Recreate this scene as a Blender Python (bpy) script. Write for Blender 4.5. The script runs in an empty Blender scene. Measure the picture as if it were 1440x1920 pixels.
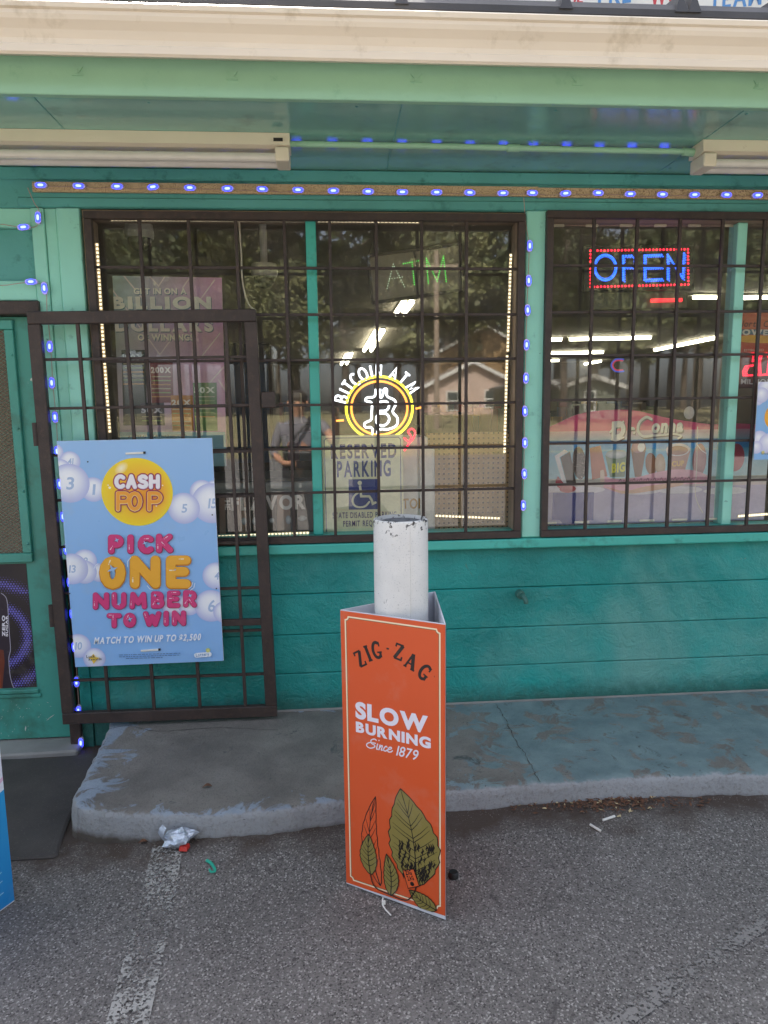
import bpy, bmesh, math, random
from math import sin, cos, pi, radians, sqrt, atan2
from mathutils import Vector, Matrix, Quaternion
from mathutils.geometry import tessellate_polygon
random.seed(7)
SC = bpy.context.scene
COL = SC.collection

# ---------------------------------------------------------------- camera, world, sun, exposure
FPX = 1331.0
CAM = Vector((0.0, -3.28, 1.565))
PITCH, YAW, ROLL = radians(8.2376), radians(4.2084), radians(-0.7248)
FW = Vector((sin(YAW)*cos(PITCH), cos(YAW)*cos(PITCH), -sin(PITCH)))
_R = Vector((cos(YAW), -sin(YAW), 0)); _U = _R.cross(FW)
RT = cos(ROLL)*_R + sin(ROLL)*_U
UP = -sin(ROLL)*_R + cos(ROLL)*_U
cd = bpy.data.cameras.new('camera'); cam = bpy.data.objects.new('camera', cd); COL.objects.link(cam)
cd.sensor_fit = 'VERTICAL'; cd.sensor_height = 36.0; cd.lens = FPX/1920*36.0
cd.clip_start = 0.02; cd.clip_end = 600
cam.matrix_world = Matrix(((RT.x, UP.x, -FW.x, CAM.x), (RT.y, UP.y, -FW.y, CAM.y), (RT.z, UP.z, -FW.z, CAM.z), (0, 0, 0, 1)))
SC.camera = cam

SUN_EL, SUN_AZ = radians(52), radians(-16)
w = bpy.data.worlds.new('World'); SC.world = w; w.use_nodes = True
nt = w.node_tree
sky = nt.nodes.new('ShaderNodeTexSky'); sky.sky_type = 'NISHITA'; sky.sun_disc = False
sky.sun_elevation = SUN_EL; sky.sun_rotation = SUN_AZ; sky.dust_density = 4.0; sky.ozone_density = .3; sky.air_density = .8
hs = nt.nodes.new('ShaderNodeHueSaturation'); hs.inputs['Saturation'].default_value = .55      # a pale, milky summer sky
nt.links.new(sky.outputs[0], hs.inputs['Color']); nt.links.new(hs.outputs[0], nt.nodes['Background'].inputs[0])
nt.nodes['Background'].inputs[1].default_value = 0.13
ld = bpy.data.lights.new('sun', 'SUN'); ld.energy = 4.2; ld.angle = radians(0.5); ld.color = (1, .95, .86)
sun = bpy.data.objects.new('sun', ld); COL.objects.link(sun)
SV = Vector((sin(SUN_AZ)*cos(SUN_EL), cos(SUN_AZ)*cos(SUN_EL), sin(SUN_EL)))
sun.rotation_euler = (-SV).to_track_quat('-Z', 'Y').to_euler(); sun.location = SV*20
SC.view_settings.view_transform = 'Standard'; SC.view_settings.look = 'None'
SC.view_settings.gamma = 1.0; SC.view_settings.use_curve_mapping = False
SC.view_settings.exposure = 2.15
SC.cycles.use_denoising = True
SC.cycles.max_bounces = 8; SC.cycles.transparent_max_bounces = 24
SC.cycles.sample_clamp_indirect = 6.0
SC.cycles.caustics_reflective = False; SC.cycles.caustics_refractive = False

# ---------------------------------------------------------------- surveying: photo pixel -> point on a real plane
def ray(px, py): return FW + (px-720)/FPX*RT + (960-py)/FPX*UP
def PY(px, py, Y): d = ray(px, py); return CAM + d*((Y-CAM.y)/d.y)
def PZ(px, py, Z): d = ray(px, py); return CAM + d*((Z-CAM.z)/d.z)
def RY(px, py, Yreal):            # what the window glass (Y=.05) shows at this pixel, seen in reflection at depth Yreal
    p = PY(px, py, 0.1-Yreal); return Vector((p.x, Yreal, p.z))

def lin(c):
    if isinstance(c, str):
        c = [int(c[i:i+2], 16) for i in (0, 2, 4)]
    r = []
    for v in c[:3]:
        v = v/255.0
        r.append(v/12.92 if v <= .04045 else ((v+.055)/1.055)**2.4)
    return tuple(r)

# ---------------------------------------------------------------- materials
def _n(t, ty, **k):
    n = t.nodes.new(ty)
    for a, v in k.items(): setattr(n, a, v)
    return n
def mixrgb(t, fac, a, b):
    m = _n(t, 'ShaderNodeMix', data_type='RGBA')
    for sock, v in ((m.inputs[0], fac), (m.inputs[6], a), (m.inputs[7], b)):
        if hasattr(v, 'links') or hasattr(v, 'is_linked'): t.links.new(v, sock)
        elif isinstance(v, (int, float)): sock.default_value = v
        else: sock.default_value = (*v[:3], 1)
    return m.outputs[2]
def noise(t, co, scale, detail=4, rough=.55, dist=0):
    n = _n(t, 'ShaderNodeTexNoise'); n.inputs['Scale'].default_value = scale; n.inputs['Detail'].default_value = detail
    n.inputs['Roughness'].default_value = rough; n.inputs['Distortion'].default_value = dist
    t.links.new(co, n.inputs['Vector']); return n.outputs[0]
def ramp(t, v, a, b):
    r = _n(t, 'ShaderNodeMapRange'); r.inputs[1].default_value = a; r.inputs[2].default_value = b
    t.links.new(v, r.inputs[0]); return r.outputs[0]
def bump(t, h, strength, dist, normal=None):
    b = _n(t, 'ShaderNodeBump'); b.inputs['Strength'].default_value = strength; b.inputs['Distance'].default_value = dist
    t.links.new(h, b.inputs['Height'])
    if normal: t.links.new(normal, b.inputs['Normal'])
    return b.outputs[0]
def newmat(name):
    m = bpy.data.materials.new(name); m.use_nodes = True
    t = m.node_tree; p = t.nodes['Principled BSDF']
    tc = _n(t, 'ShaderNodeNewGeometry')
    return m, t, p, tc.outputs['Position']
def paint(name, base, rough=.5, var=.12, vs=3.0, dirt=None, da=(.55, .75), ds=9.0, bs=60.0, bst=.15, metal=0.0, spec=.5, chip=None, ca=(.66, .7), cs=30.0):
    m, t, p, co = newmat(name)
    b = Vector(base)
    c = mixrgb(t, ramp(t, noise(t, co, vs, 6), .3, .7), b*(1-var), b*(1+var))
    if dirt: c = mixrgb(t, ramp(t, noise(t, co, ds, 8, .65), *da), c, dirt)
    if chip: c = mixrgb(t, ramp(t, noise(t, co, cs, 6, .6, .4), *ca), c, chip)
    t.links.new(c, p.inputs['Base Color'])
    p.inputs['Roughness'].default_value = rough; p.inputs['Metallic'].default_value = metal
    p.inputs['Specular IOR Level'].default_value = spec
    if bst: t.links.new(bump(t, noise(t, co, bs, 5, .6), bst, .004), p.inputs['Normal'])
    return m
def plain(name, base, rough=.5, metal=0.0):
    return paint(name, base, rough, .06, 14, bst=0, metal=metal)
def emit(name, col, s):
    m = bpy.data.materials.new(name); m.use_nodes = True; t = m.node_tree; p = t.nodes['Principled BSDF']
    p.inputs['Base Color'].default_value = (*[min(1, c*.6) for c in col], 1)
    p.inputs['Emission Color'].default_value = (*col, 1); p.inputs['Emission Strength'].default_value = s
    return m
M = {}
M['mint'] = paint('mint_paint', lin('97dccb'), .42, .07, 2.2, dirt=lin('5f9a8b'), da=(.6, .78), ds=14, bs=45, bst=.25, chip=lin('54776c'), ca=(.7, .74), cs=22)
M['minttrim'] = paint('mint_trim_paint', lin('46b4a6'), .4, .1, 3, dirt=lin('2f7a6c'), da=(.55, .75), ds=10, bs=50, bst=.25)
M['fascia'] = paint('fascia_green_paint', lin('9bc9ad'), .5, .06, 2.5, dirt=lin('6ea88a'), da=(.6, .8), ds=8, bs=40, bst=.2)
M['soffit'] = paint('soffit_gloss_paint', lin('86bcb0'), .15, .14, 1.5, dirt=lin('6f8f86'), da=(.55, .8), ds=4, bs=7, bst=.14, spec=.7)
M['header'] = paint('header_teal_paint', lin('5aa5a2'), .4, .12, 3, dirt=lin('2c6d66'), ds=12, bs=45, bst=.3)
M['cream'] = paint('gutter_enamel', lin('e6d9c6'), .4, .05, 1.6, dirt=lin('b3a388'), da=(.58, .8), ds=6, bs=20, bst=.08)
M['roof'] = paint('roof_metal', lin('4a4a4e'), .55, .2, 4, bs=30, bst=.3)
M['black'] = paint('rusty_black_iron', lin('3b302d'), .55, .3, 8, dirt=lin('4b3a33'), da=(.52, .7), ds=40, bs=160, bst=.5)
M['door'] = paint('door_teal_paint', lin('45978a'), .4, .1, 2, dirt=lin('3f7263'), da=(.5, .7), ds=5, bs=40, bst=.12, chip=lin('cfd2c8'), ca=(.735, .745), cs=9)
M['white'] = plain('white_enamel', lin('e8e6df'), .4)
M['whiteold'] = paint('aged_white_enamel', lin('e3dac6'), .45, .05, 3, dirt=lin('a58a6a'), da=(.66, .8), ds=18, bst=0)
M['tube'] = plain('unlit_tube_glass', lin('d8d5cf'), .2)
M['dark'] = plain('dark_plastic', lin('1d1c1d'), .5)
M['wire'] = plain('pink_wire', lin('b69a90'), .5)
M['rail'] = paint('perforated_rail', lin('c9b08c'), .55, .1, 40, dirt=lin('6d5038'), da=(.5, .62), ds=220, bst=0)
M['lens'] = plain('lamp_housing', lin('cfc4dd'), .35)
M['blueglow'] = emit('blue_led_glow', (.012, .02, 1.0), 2.2)
M['bluecore'] = emit('blue_led_core', (.3, .4, 1.0), .6)
M['warmled'] = emit('warm_led', (1.0, .84, .55), .6)
M['ltube'] = emit('lit_fluorescent_tube', (1.0, .95, .72), 5.0)
M['card'] = plain('cardboard', lin('a9855e'), .8)
M['cardwhite'] = plain('white_corrugated_plastic', lin('d6d7df'), .55)
M['steel'] = plain('galvanised_steel', lin('8d8f90'), .4, .7)
M['concrete'] = paint('bare_concrete', lin('8f8d89'), .85, .15, 6, bs=90, bst=.5)
M['rubber'] = paint('rubber_mat', lin('3c3836'), .85, .15, 5, dirt=lin('6a625c'), da=(.6, .8), ds=30, bs=200, bst=.4)
M['interior'] = plain('interior_wall', lin('4a453e'), .8)
M['ceil'] = plain('interior_ceiling', lin('8c857a'), .8)
M['floorin'] = plain('interior_floor', lin('6e6a63'), .5)
M['shelf'] = plain('shelf_metal', lin('34302e'), .6)
M['wood'] = paint('old_wood', lin('9c8a78'), .7, .15, 12, bst=.2)

def print_mat():
    m, t, p, co = newmat('printed_ink')
    a = _n(t, 'ShaderNodeAttribute', attribute_name='Col')
    c = mixrgb(t, ramp(t, noise(t, co, 60, 6, .7), .7, .8), a.outputs['Color'], lin('8a8478'))
    c = mixrgb(t, ramp(t, noise(t, co, 6, 6, .65), .56, .8), c, mixrgb(t, .2, c, lin('b9b2a6')))
    t.links.new(c, p.inputs['Base Color']); t.links.new(ramp(t, noise(t, co, 5, 4), -.1, 1.3), p.inputs['Roughness'])
    t.links.new(bump(t, noise(t, co, 5, 2), .12, .02), p.inputs['Normal'])
    return m
M['print'] = print_mat()
def wall_mat():
    m, t, p, co = newmat('teal_block_paint')
    b = Vector(lin('219a94'))
    c = mixrgb(t, ramp(t, noise(t, co, 1.7, 5), .35, .65), b*.7, b*1.12)
    c = mixrgb(t, ramp(t, noise(t, co, 1.1, 6, .6, .4), .5, .7), c, lin('68a8a0'))
    c = mixrgb(t, ramp(t, noise(t, co, 55, 8, .7), .64, .74), c, lin('1f6a60'))
    c = mixrgb(t, ramp(t, noise(t, co, 7, 6, .7, 1.2), .68, .74), c, lin('4a7d72'))
    c = mixrgb(t, ramp(t, noise(t, co, 24, 5, .7, .5), .71, .73), c, lin('7f8a7c'))
    sep = _n(t, 'ShaderNodeSeparateXYZ'); t.links.new(co, sep.inputs[0])
    ad = _n(t, 'ShaderNodeMath', operation='MULTIPLY_ADD'); t.links.new(noise(t, co, 14, 7, .7), ad.inputs[0]); ad.inputs[1].default_value = -.16; t.links.new(sep.outputs[2], ad.inputs[2])
    c = mixrgb(t, ramp(t, ad.outputs[0], .16, .06), c, lin('2f6d65'))
    t.links.new(c, p.inputs['Base Color']); rg_ = _n(t, 'ShaderNodeMapRange'); rg_.inputs[1].default_value = .35; rg_.inputs[2].default_value = .65; rg_.inputs[3].default_value = .28; rg_.inputs[4].default_value = .6; t.links.new(noise(t, co, 2.3, 4), rg_.inputs[0]); t.links.new(rg_.outputs[0], p.inputs['Roughness'])
    n1 = bump(t, noise(t, co, 75, 6, .7), .8, .006)
    n2 = bump(t, noise(t, co, 11, 6, .65, .5), .7, .02, n1)
    t.links.new(n2, p.inputs['Normal']); return m
M['wall'] = wall_mat()
def walk_mat():
    m, t, p, co = newmat('worn_blue_grey_concrete')
    con = mixrgb(t, ramp(t, noise(t, co, 5, 6, .6), .3, .7), lin('6f6a65'), lin('938d85'))
    con = mixrgb(t, ramp(t, noise(t, co, 180, 4, .7), .55, .7), con, lin('5f5c58'))
    pnt = mixrgb(t, ramp(t, noise(t, co, 9, 6, .6), .3, .7), lin('7d878a'), lin('9ba3a6'))
    sep = _n(t, 'ShaderNodeSeparateXYZ'); t.links.new(co, sep.inputs[0])
    sx_ = _n(t, 'ShaderNodeSeparateXYZ'); t.links.new(co, sx_.inputs[0])
    pnt = mixrgb(t, ramp(t, sx_.outputs[0], .1, .6), mixrgb(t, ramp(t, noise(t, co, 9, 6, .6), .3, .7), lin('8894a3'), lin('a3aebb')), mixrgb(t, ramp(t, noise(t, co, 9, 6, .6), .3, .7), lin('6c8083'), lin('869a9b')))
    # paint has been walked off in the middle of the left half and holds on by the rim
    dx = ramp(t, sep.outputs[0], -1.0, -.72); dx2 = ramp(t, sep.outputs[0], .75, .1)
    dy = ramp(t, sep.outputs[1], -.86, -.66); dy2 = ramp(t, sep.outputs[1], .02, -.1)
    mm = dx
    for o in (dx2, dy, dy2):
        k = _n(t, 'ShaderNodeMath', operation='MULTIPLY'); t.links.new(mm, k.inputs[0]); t.links.new(o, k.inputs[1]); mm = k.outputs[0]
    ad = _n(t, 'ShaderNodeMath', operation='MULTIPLY_ADD'); t.links.new(mm, ad.inputs[0]); ad.inputs[1].default_value = .34
    t.links.new(noise(t, co, 6.5, 9, .68, .6), ad.inputs[2])
    wear = ramp(t, ad.outputs[0], .535, .58)
    c = mixrgb(t, wear, pnt, con)
    c = mixrgb(t, ramp(t, noise(t, co, 8, 8, .75, .8), .60, .66), c, mixrgb(t, ramp(t, noise(t, co, 70, 4, .7), .4, .6), lin('5f6462'), lin('4f514f')))
    c = mixrgb(t, ramp(t, noise(t, co, 120, 3, .7), .66, .72), c, lin('585d60'))
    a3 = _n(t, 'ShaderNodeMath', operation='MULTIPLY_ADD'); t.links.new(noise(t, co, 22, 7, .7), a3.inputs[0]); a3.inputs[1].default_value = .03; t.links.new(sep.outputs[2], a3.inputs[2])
    c = mixrgb(t, ramp(t, a3.outputs[0], .141, .134), c, mixrgb(t, ramp(t, noise(t, co, 60, 6, .75), .5, .75), lin('a3a6a9'), lin('84807a')))
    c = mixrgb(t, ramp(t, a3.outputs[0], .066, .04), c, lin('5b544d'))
    t.links.new(c, p.inputs['Base Color']); p.inputs['Roughness'].default_value = .7
    iv = _n(t, 'ShaderNodeMath', operation='MULTIPLY'); t.links.new(wear, iv.inputs[0]); iv.inputs[1].default_value = -.5
    n1 = bump(t, iv.outputs[0], .5, .004)
    c = mixrgb(t, ramp(t, noise(t, co, 48, 4, .65, .6), .69, .73), c, lin('4a4744')); t.links.new(c, p.inputs['Base Color'])
    n2 = bump(t, noise(t, co, 60, 8, .75), 1.0, .009, n1)
    t.links.new(n2, p.inputs['Normal']); return m
M['walk'] = walk_mat()
def asphalt_mat():
    m, t, p, co = newmat('old_asphalt')
    v = _n(t, 'ShaderNodeTexVoronoi'); v.inputs['Scale'].default_value = 210; v.inputs['Randomness'].default_value = 1
    t.links.new(co, v.inputs['Vector'])
    sp = _n(t, 'ShaderNodeSeparateColor'); t.links.new(v.outputs['Color'], sp.inputs[0])
    c = mixrgb(t, ramp(t, noise(t, co, 2.2, 6, .6), .3, .7), lin('5a5552'), lin('736e6a'))
    c = mixrgb(t, ramp(t, sp.outputs[0], .0, 1.6), c, lin('847f7b'))
    c = mixrgb(t, ramp(t, sp.outputs[1], .80, .95), c, lin('a8a39d'))
    c = mixrgb(t, ramp(t, sp.outputs[2], .74, 1.0), c, lin('3f3b38'))
    c = mixrgb(t, ramp(t, noise(t, co, 90, 6, .75), .55, .68), c, lin('343130'))
    c = mixrgb(t, ramp(t, noise(t, co, 5, 8, .7, .5), .62, .72), c, lin('3a3634'))
    c = mixrgb(t, ramp(t, noise(t, co, 1.3, 5, .6, .8), .58, .72), c, lin('47423e'))
    c = mixrgb(t, ramp(t, noise(t, co, 28, 3, .6, .3), .75, .79), c, lin('2a2726'))
    # crumbly brown silt where the lot meets the kerb
    sep = _n(t, 'ShaderNodeSeparateXYZ'); t.links.new(co, sep.inputs[0])
    ad = _n(t, 'ShaderNodeMath', operation='MULTIPLY_ADD'); t.links.new(noise(t, co, 7, 6, .65), ad.inputs[0]); ad.inputs[1].default_value = .5
    t.links.new(sep.outputs[1], ad.inputs[2])
    c = mixrgb(t, ramp(t, ad.outputs[0], -.74, -.58), c, lin('4c4038'))
    t.links.new(c, p.inputs['Base Color']); p.inputs['Roughness'].default_value = .8
    n1 = bump(t, v.outputs['Distance'], .45, .004)
    n2 = bump(t, noise(t, co, 70, 6, .7), .6, .008, n1)
    t.links.new(n2, p.inputs['Normal']); return m
M['asphalt'] = asphalt_mat()
def line_mat(name='worn_line_paint', colr='a3a09a'):
    m, t, p, co = newmat(name)
    p.inputs['Base Color'].default_value = (*lin(colr), 1); p.inputs['Roughness'].default_value = .8
    v = _n(t, 'ShaderNodeTexVoronoi'); v.inputs['Scale'].default_value = 150; t.links.new(co, v.inputs['Vector'])
    sp = _n(t, 'ShaderNodeSeparateColor'); t.links.new(v.outputs['Color'], sp.inputs[0])
    ad = _n(t, 'ShaderNodeMath', operation='MULTIPLY_ADD'); t.links.new(sp.outputs[0], ad.inputs[0]); ad.inputs[1].default_value = .45
    t.links.new(noise(t, co, 11, 5, .65), ad.inputs[2])
    at = _n(t, 'ShaderNodeAttribute', attribute_name='Wear')
    a2 = _n(t, 'ShaderNodeMath', operation='ADD'); t.links.new(ad.outputs[0], a2.inputs[0]); t.links.new(at.outputs['Fac'], a2.inputs[1])
    t.links.new(ramp(t, a2.outputs[0], .66, .9), p.inputs['Alpha'])
    return m
M['line'] = line_mat(); M['faintline'] = line_mat('faded_line_paint', '827e7a')
def pipe_mat():
    m, t, p, co = newmat('chipped_white_pipe_paint')
    c = mixrgb(t, ramp(t, noise(t, co, 6, 5), .3, .7), lin('cdccc9'), lin('e4e2de'))
    c = mixrgb(t, ramp(t, noise(t, co, 240, 3, .7), .62, .7), c, lin('8e8f92'))
    sep = _n(t, 'ShaderNodeSeparateXYZ'); t.links.new(co, sep.inputs[0])
    top = ramp(t, sep.outputs[2], 1.15, 1.225)
    ad = _n(t, 'ShaderNodeMath', operation='MULTIPLY_ADD'); t.links.new(top, ad.inputs[0]); ad.inputs[1].default_value = .15
    t.links.new(noise(t, co, 38, 7, .7, .6), ad.inputs[2])
    c = mixrgb(t, ramp(t, ad.outputs[0], .68, .71), c, lin('2f2926'))
    c = mixrgb(t, ramp(t, noise(t, co, 15, 5, .6, 2), .7, .78), c, lin('a8a18c'))
    t.links.new(c, p.inputs['Base Color']); p.inputs['Roughness'].default_value = .5
    t.links.new(bump(t, noise(t, co, 200, 4, .6), .3, .002), p.inputs['Normal']); return m
M['pipe'] = pipe_mat()
def glass_mat():
    m = bpy.data.materials.new('window_glass'); m.use_nodes = True; t = m.node_tree; t.nodes.clear()
    o = _n(t, 'ShaderNodeOutputMaterial'); tr = _n(t, 'ShaderNodeBsdfTransparent'); tr.inputs[0].default_value = (.97, .98, .97, 1)
    gl = _n(t, 'ShaderNodeBsdfGlossy'); gl.inputs['Roughness'].default_value = 0.02
    df = _n(t, 'ShaderNodeBsdfDiffuse'); df.inputs[0].default_value = (*lin('9a958c'), 1)
    co = _n(t, 'ShaderNodeNewGeometry').outputs['Position']
    lw = _n(t, 'ShaderNodeLayerWeight'); lw.inputs[0].default_value = .5
    pw = _n(t, 'ShaderNodeMath', operation='POWER'); pw.inputs[1].default_value = 5; t.links.new(lw.outputs['Facing'], pw.inputs[0])
    fa = _n(t, 'ShaderNodeMath', operation='MULTIPLY_ADD'); fa.inputs[1].default_value = .9; fa.inputs[2].default_value = .145
    t.links.new(pw.outputs[0], fa.inputs[0])
    m1 = _n(t, 'ShaderNodeMixShader'); t.links.new(fa.outputs[0], m1.inputs[0]); t.links.new(tr.outputs[0], m1.inputs[1]); t.links.new(gl.outputs[0], m1.inputs[2])
    m2 = _n(t, 'ShaderNodeMixShader'); t.links.new(ramp(t, noise(t, co, 5, 8, .7), .3, 1.6), m2.inputs[0])
    m2.inputs[0].default_value = .03
    sc = _n(t, 'ShaderNodeMath', operation='MULTIPLY'); sc.inputs[1].default_value = .46; t.links.new(ramp(t, noise(t, co, 5, 8, .7), .3, 1.0), sc.inputs[0])  # grey dust film, thickened so it also carries the lens haze
    t.links.new(sc.outputs[0], m2.inputs[0])
    t.links.new(m1.outputs[0], m2.inputs[1]); t.links.new(df.outputs[0], m2.inputs[2])
    bk = _n(t, 'ShaderNodeNewGeometry').outputs['Backfacing']; t2 = _n(t, 'ShaderNodeBsdfTransparent'); m3 = _n(t, 'ShaderNodeMixShader')
    t.links.new(bk, m3.inputs[0]); t.links.new(m2.outputs[0], m3.inputs[1]); t.links.new(t2.outputs[0], m3.inputs[2])
    t.links.new(m3.outputs[0], o.inputs[0]); return m
M['glass'] = glass_mat()

# ---------------------------------------------------------------- mesh building
ROOT = {}
class MB:
    def __init__(s): s.v = []; s.f = []; s.mi = []; s.col = None
    def face(s, pts, mi=0):
        b = len(s.v); s.v += [Vector(p) for p in pts]; s.f.append(list(range(b, b+len(pts)))); s.mi.append(mi)
    def raw(s, vs, fs, mi=0):
        b = len(s.v); s.v += [Vector(p) for p in vs]
        for f in fs: s.f.append([b+i for i in f]); s.mi.append(mi)
    def box(s, x0, x1, y0, y1, z0, z1, bev=0.0, mi=0, seg=1):
        x0, x1 = min(x0, x1), max(x0, x1); y0, y1 = min(y0, y1), max(y0, y1); z0, z1 = min(z0, z1), max(z0, z1)
        s.hexa([(x0, y0, z0), (x1, y0, z0), (x1, y1, z0), (x0, y1, z0), (x0, y0, z1), (x1, y0, z1), (x1, y1, z1), (x0, y1, z1)], bev, mi, seg)
    def hexa(s, p, bev=0.0, mi=0, seg=1):
        fs = [(3, 2, 1, 0), (4, 5, 6, 7), (0, 1, 5, 4), (1, 2, 6, 5), (2, 3, 7, 6), (3, 0, 4, 7)]
        if not bev: s.raw(p, fs, mi); return
        bm = bmesh.new(); vs = [bm.verts.new(q) for q in p]
        for f in fs: bm.faces.new([vs[i] for i in f])
        bmesh.ops.bevel(bm, geom=list(bm.edges), offset=bev, segments=seg, affect='EDGES', profile=.5)
        s.addbm(bm, mi)
    def addbm(s, bm, mi=0):
        bm.verts.index_update()
        s.raw([v.co.copy() for v in bm.verts], [[v.index for v in f.verts] for f in bm.faces], mi); bm.free()
    def bar(s, a, b, wx, wd, upv=(0, -1, 0), bev=0.0, mi=0):      # rectangular bar a->b; wd along upv
        a = Vector(a); b = Vector(b); d = (b-a).normalized(); u = Vector(upv); u = (u-d*u.dot(d)).normalized(); r = d.cross(u)
        P = []
        for q in (a, b):
            for sx, sy in ((-1, -1), (1, -1), (1, 1), (-1, 1)): P.append(q+r*sx*wx/2+u*sy*wd/2)
        s.hexa(P, bev, mi)
    def tube(s, path, r, n=8, mi=0, caps=True, closed=False):
        path = [Vector(p) for p in path]; N = len(path); b = len(s.v)
        prev = None
        for i, p in enumerate(path):
            if closed: t = path[(i+1) % N]-path[i-1]
            else: t = path[min(i+1, N-1)]-path[max(i-1, 0)]
            t.normalize()
            if prev is None:
                a = Vector((0, 0, 1)) if abs(t.z) < .9 else Vector((1, 0, 0)); u = (a-t*a.dot(t)).normalized()
            else: u = (prev-t*prev.dot(t)).normalized()
            prev = u; w_ = t.cross(u); rr = r[i] if isinstance(r, (list, tuple)) else r
            for k in range(n):
                an = 2*pi*k/n; s.v.append(p+(u*cos(an)+w_*sin(an))*rr)
        for i in range(N if closed else N-1):
            j = (i+1) % N
            for k in range(n):
                k2 = (k+1) % n; s.f.append([b+i*n+k, b+i*n+k2, b+j*n+k2, b+j*n+k]); s.mi.append(mi)
        if caps and not closed:
            s.f.append([b+k for k in range(n)][::-1]); s.mi.append(mi)
            s.f.append([b+(N-1)*n+k for k in range(n)]); s.mi.append(mi)
    def lathe(s, prof, c=(0, 0), n=32, mi=0, cap=True):
        b = len(s.v)
        for r, z in prof:
            for k in range(n): s.v.append(Vector((c[0]+r*cos(2*pi*k/n), c[1]+r*sin(2*pi*k/n), z)))
        for i in range(len(prof)-1):
            for k in range(n):
                k2 = (k+1) % n; s.f.append([b+i*n+k, b+i*n+k2, b+(i+1)*n+k2, b+(i+1)*n+k]); s.mi.append(mi)
        if cap:
            s.f.append([b+k for k in range(n)][::-1]); s.mi.append(mi)
            s.f.append([b+(len(prof)-1)*n+k for k in range(n)]); s.mi.append(mi)
    def prism(s, outline, y0, y1, mi=0):      # x,z outline extruded along y
        n = len(outline); b = len(s.v)
        s.v += [Vector((x, y0, z)) for x, z in outline]+[Vector((x, y1, z)) for x, z in outline]
        s.f.append(list(range(b, b+n))); s.mi.append(mi); s.f.append([b+n+i for i in range(n)][::-1]); s.mi.append(mi)
        for i in range(n):
            j = (i+1) % n; s.f.append([b+i, b+n+i, b+n+j, b+j]); s.mi.append(mi)
    def profile_x(s, prof, x0, x1, mi=0, closed=True):      # (y,z) profile swept along x
        n = len(prof); b = len(s.v)
        s.v += [Vector((x0, y, z)) for y, z in prof]+[Vector((x1, y, z)) for y, z in prof]
        for i in range(n if closed else n-1):
            j = (i+1) % n; s.f.append([b+i, b+j, b+n+j, b+n+i]); s.mi.append(mi)
        if closed:
            s.f.append(list(range(b, b+n))[::-1]); s.mi.append(mi); s.f.append([b+n+i for i in range(n)]); s.mi.append(mi)
    def build(s, name, mats, parent=None, local=False, smooth=False, fix=True):
        if not isinstance(mats, (list, tuple)): mats = [mats]
        mats = [M[m] if isinstance(m, str) else m for m in mats]
        me = bpy.data.meshes.new(name)
        o = bpy.data.objects.new(name, me); COL.objects.link(o)
        if parent is not None:
            mw = ROOT[parent.name]; o.parent = parent; ROOT[o.name] = mw
            inv = Matrix.Identity(4) if local else mw.inverted()
        else:
            if local: inv = Matrix.Identity(4)
            else:
                xs = [v.x for v in s.v]; ys = [v.y for v in s.v]; zs = [v.z for v in s.v]
                c = Vector(((min(xs)+max(xs))/2, (min(ys)+max(ys))/2, min(zs))); inv = Matrix.Translation(-c); o.location = c
            ROOT[o.name] = inv.inverted()
        me.from_pydata([inv @ v for v in s.v], [], s.f)
        for m in mats: me.materials.append(m)
        me.polygons.foreach_set('material_index', s.mi)
        if fix:
            bm = bmesh.new(); bm.from_mesh(me); bmesh.ops.recalc_face_normals(bm, faces=bm.faces); bm.to_mesh(me); bm.free()
        if smooth:
            me.polygons.foreach_set('use_smooth', [True]*len(me.polygons))
            try: me.set_sharp_from_angle(angle=radians(40))
            except Exception: pass
        me.update(); return o
def tag(o, label, cat, group=None):
    o['label'] = label; o['category'] = cat
    if group: o['group'] = group
    return o
def kind(o, k): o['kind'] = k; return o
def thing(name, label, cat, loc=(0, 0, 0), mat=None, group=None):
    o = bpy.data.objects.new(name, None); COL.objects.link(o); o.empty_display_size = .1
    mw = mat if mat is not None else Matrix.Translation(Vector(loc))
    o.matrix_world = mw; ROOT[o.name] = mw
    return tag(o, label, cat, group)
def dup(root, loc=None, mat=None):
    kids = {}
    for c in bpy.data.objects:
        if c.parent: kids.setdefault(c.parent.name, []).append(c)
    def rec(o, par):
        c = o.copy(); COL.objects.link(c)
        if par: c.parent = par
        for k in kids.get(o.name, []): rec(k, c)
        return c
    r = rec(root, None)
    if mat is not None: r.matrix_world = mat
    else: r.location = loc
    return r
def smoothline(pts, n=6, closed=False):
    P = [Vector(p) for p in pts]; N = len(P); out = []
    for i in range(N if closed else N-1):
        if closed: a, b, c, d = P[i-1], P[i], P[(i+1) % N], P[(i+2) % N]
        else: a, b, c, d = P[max(i-1, 0)], P[i], P[i+1], P[min(i+2, N-1)]
        for k in range(n):
            t = k/n; t2 = t*t; t3 = t2*t
            out.append(.5*((2*b)+(c-a)*t+(2*a-5*b+4*c-d)*t2+(3*b-a-3*c+d)*t3))
    if not closed: out.append(P[-1])
    return out
def ss(a, b, x):
    t = max(0, min(1, (x-a)/(b-a))); return t*t*(3-2*t)
def gz(x, y):                      # height of the lot: it climbs a little to the kerb, and gently far across the street
    z = .043*ss(-.95, -.5, x)*ss(-1.2, -.86, y)
    return z + 1.15*ss(-16, -55, y) if y < -15 else z

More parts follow.
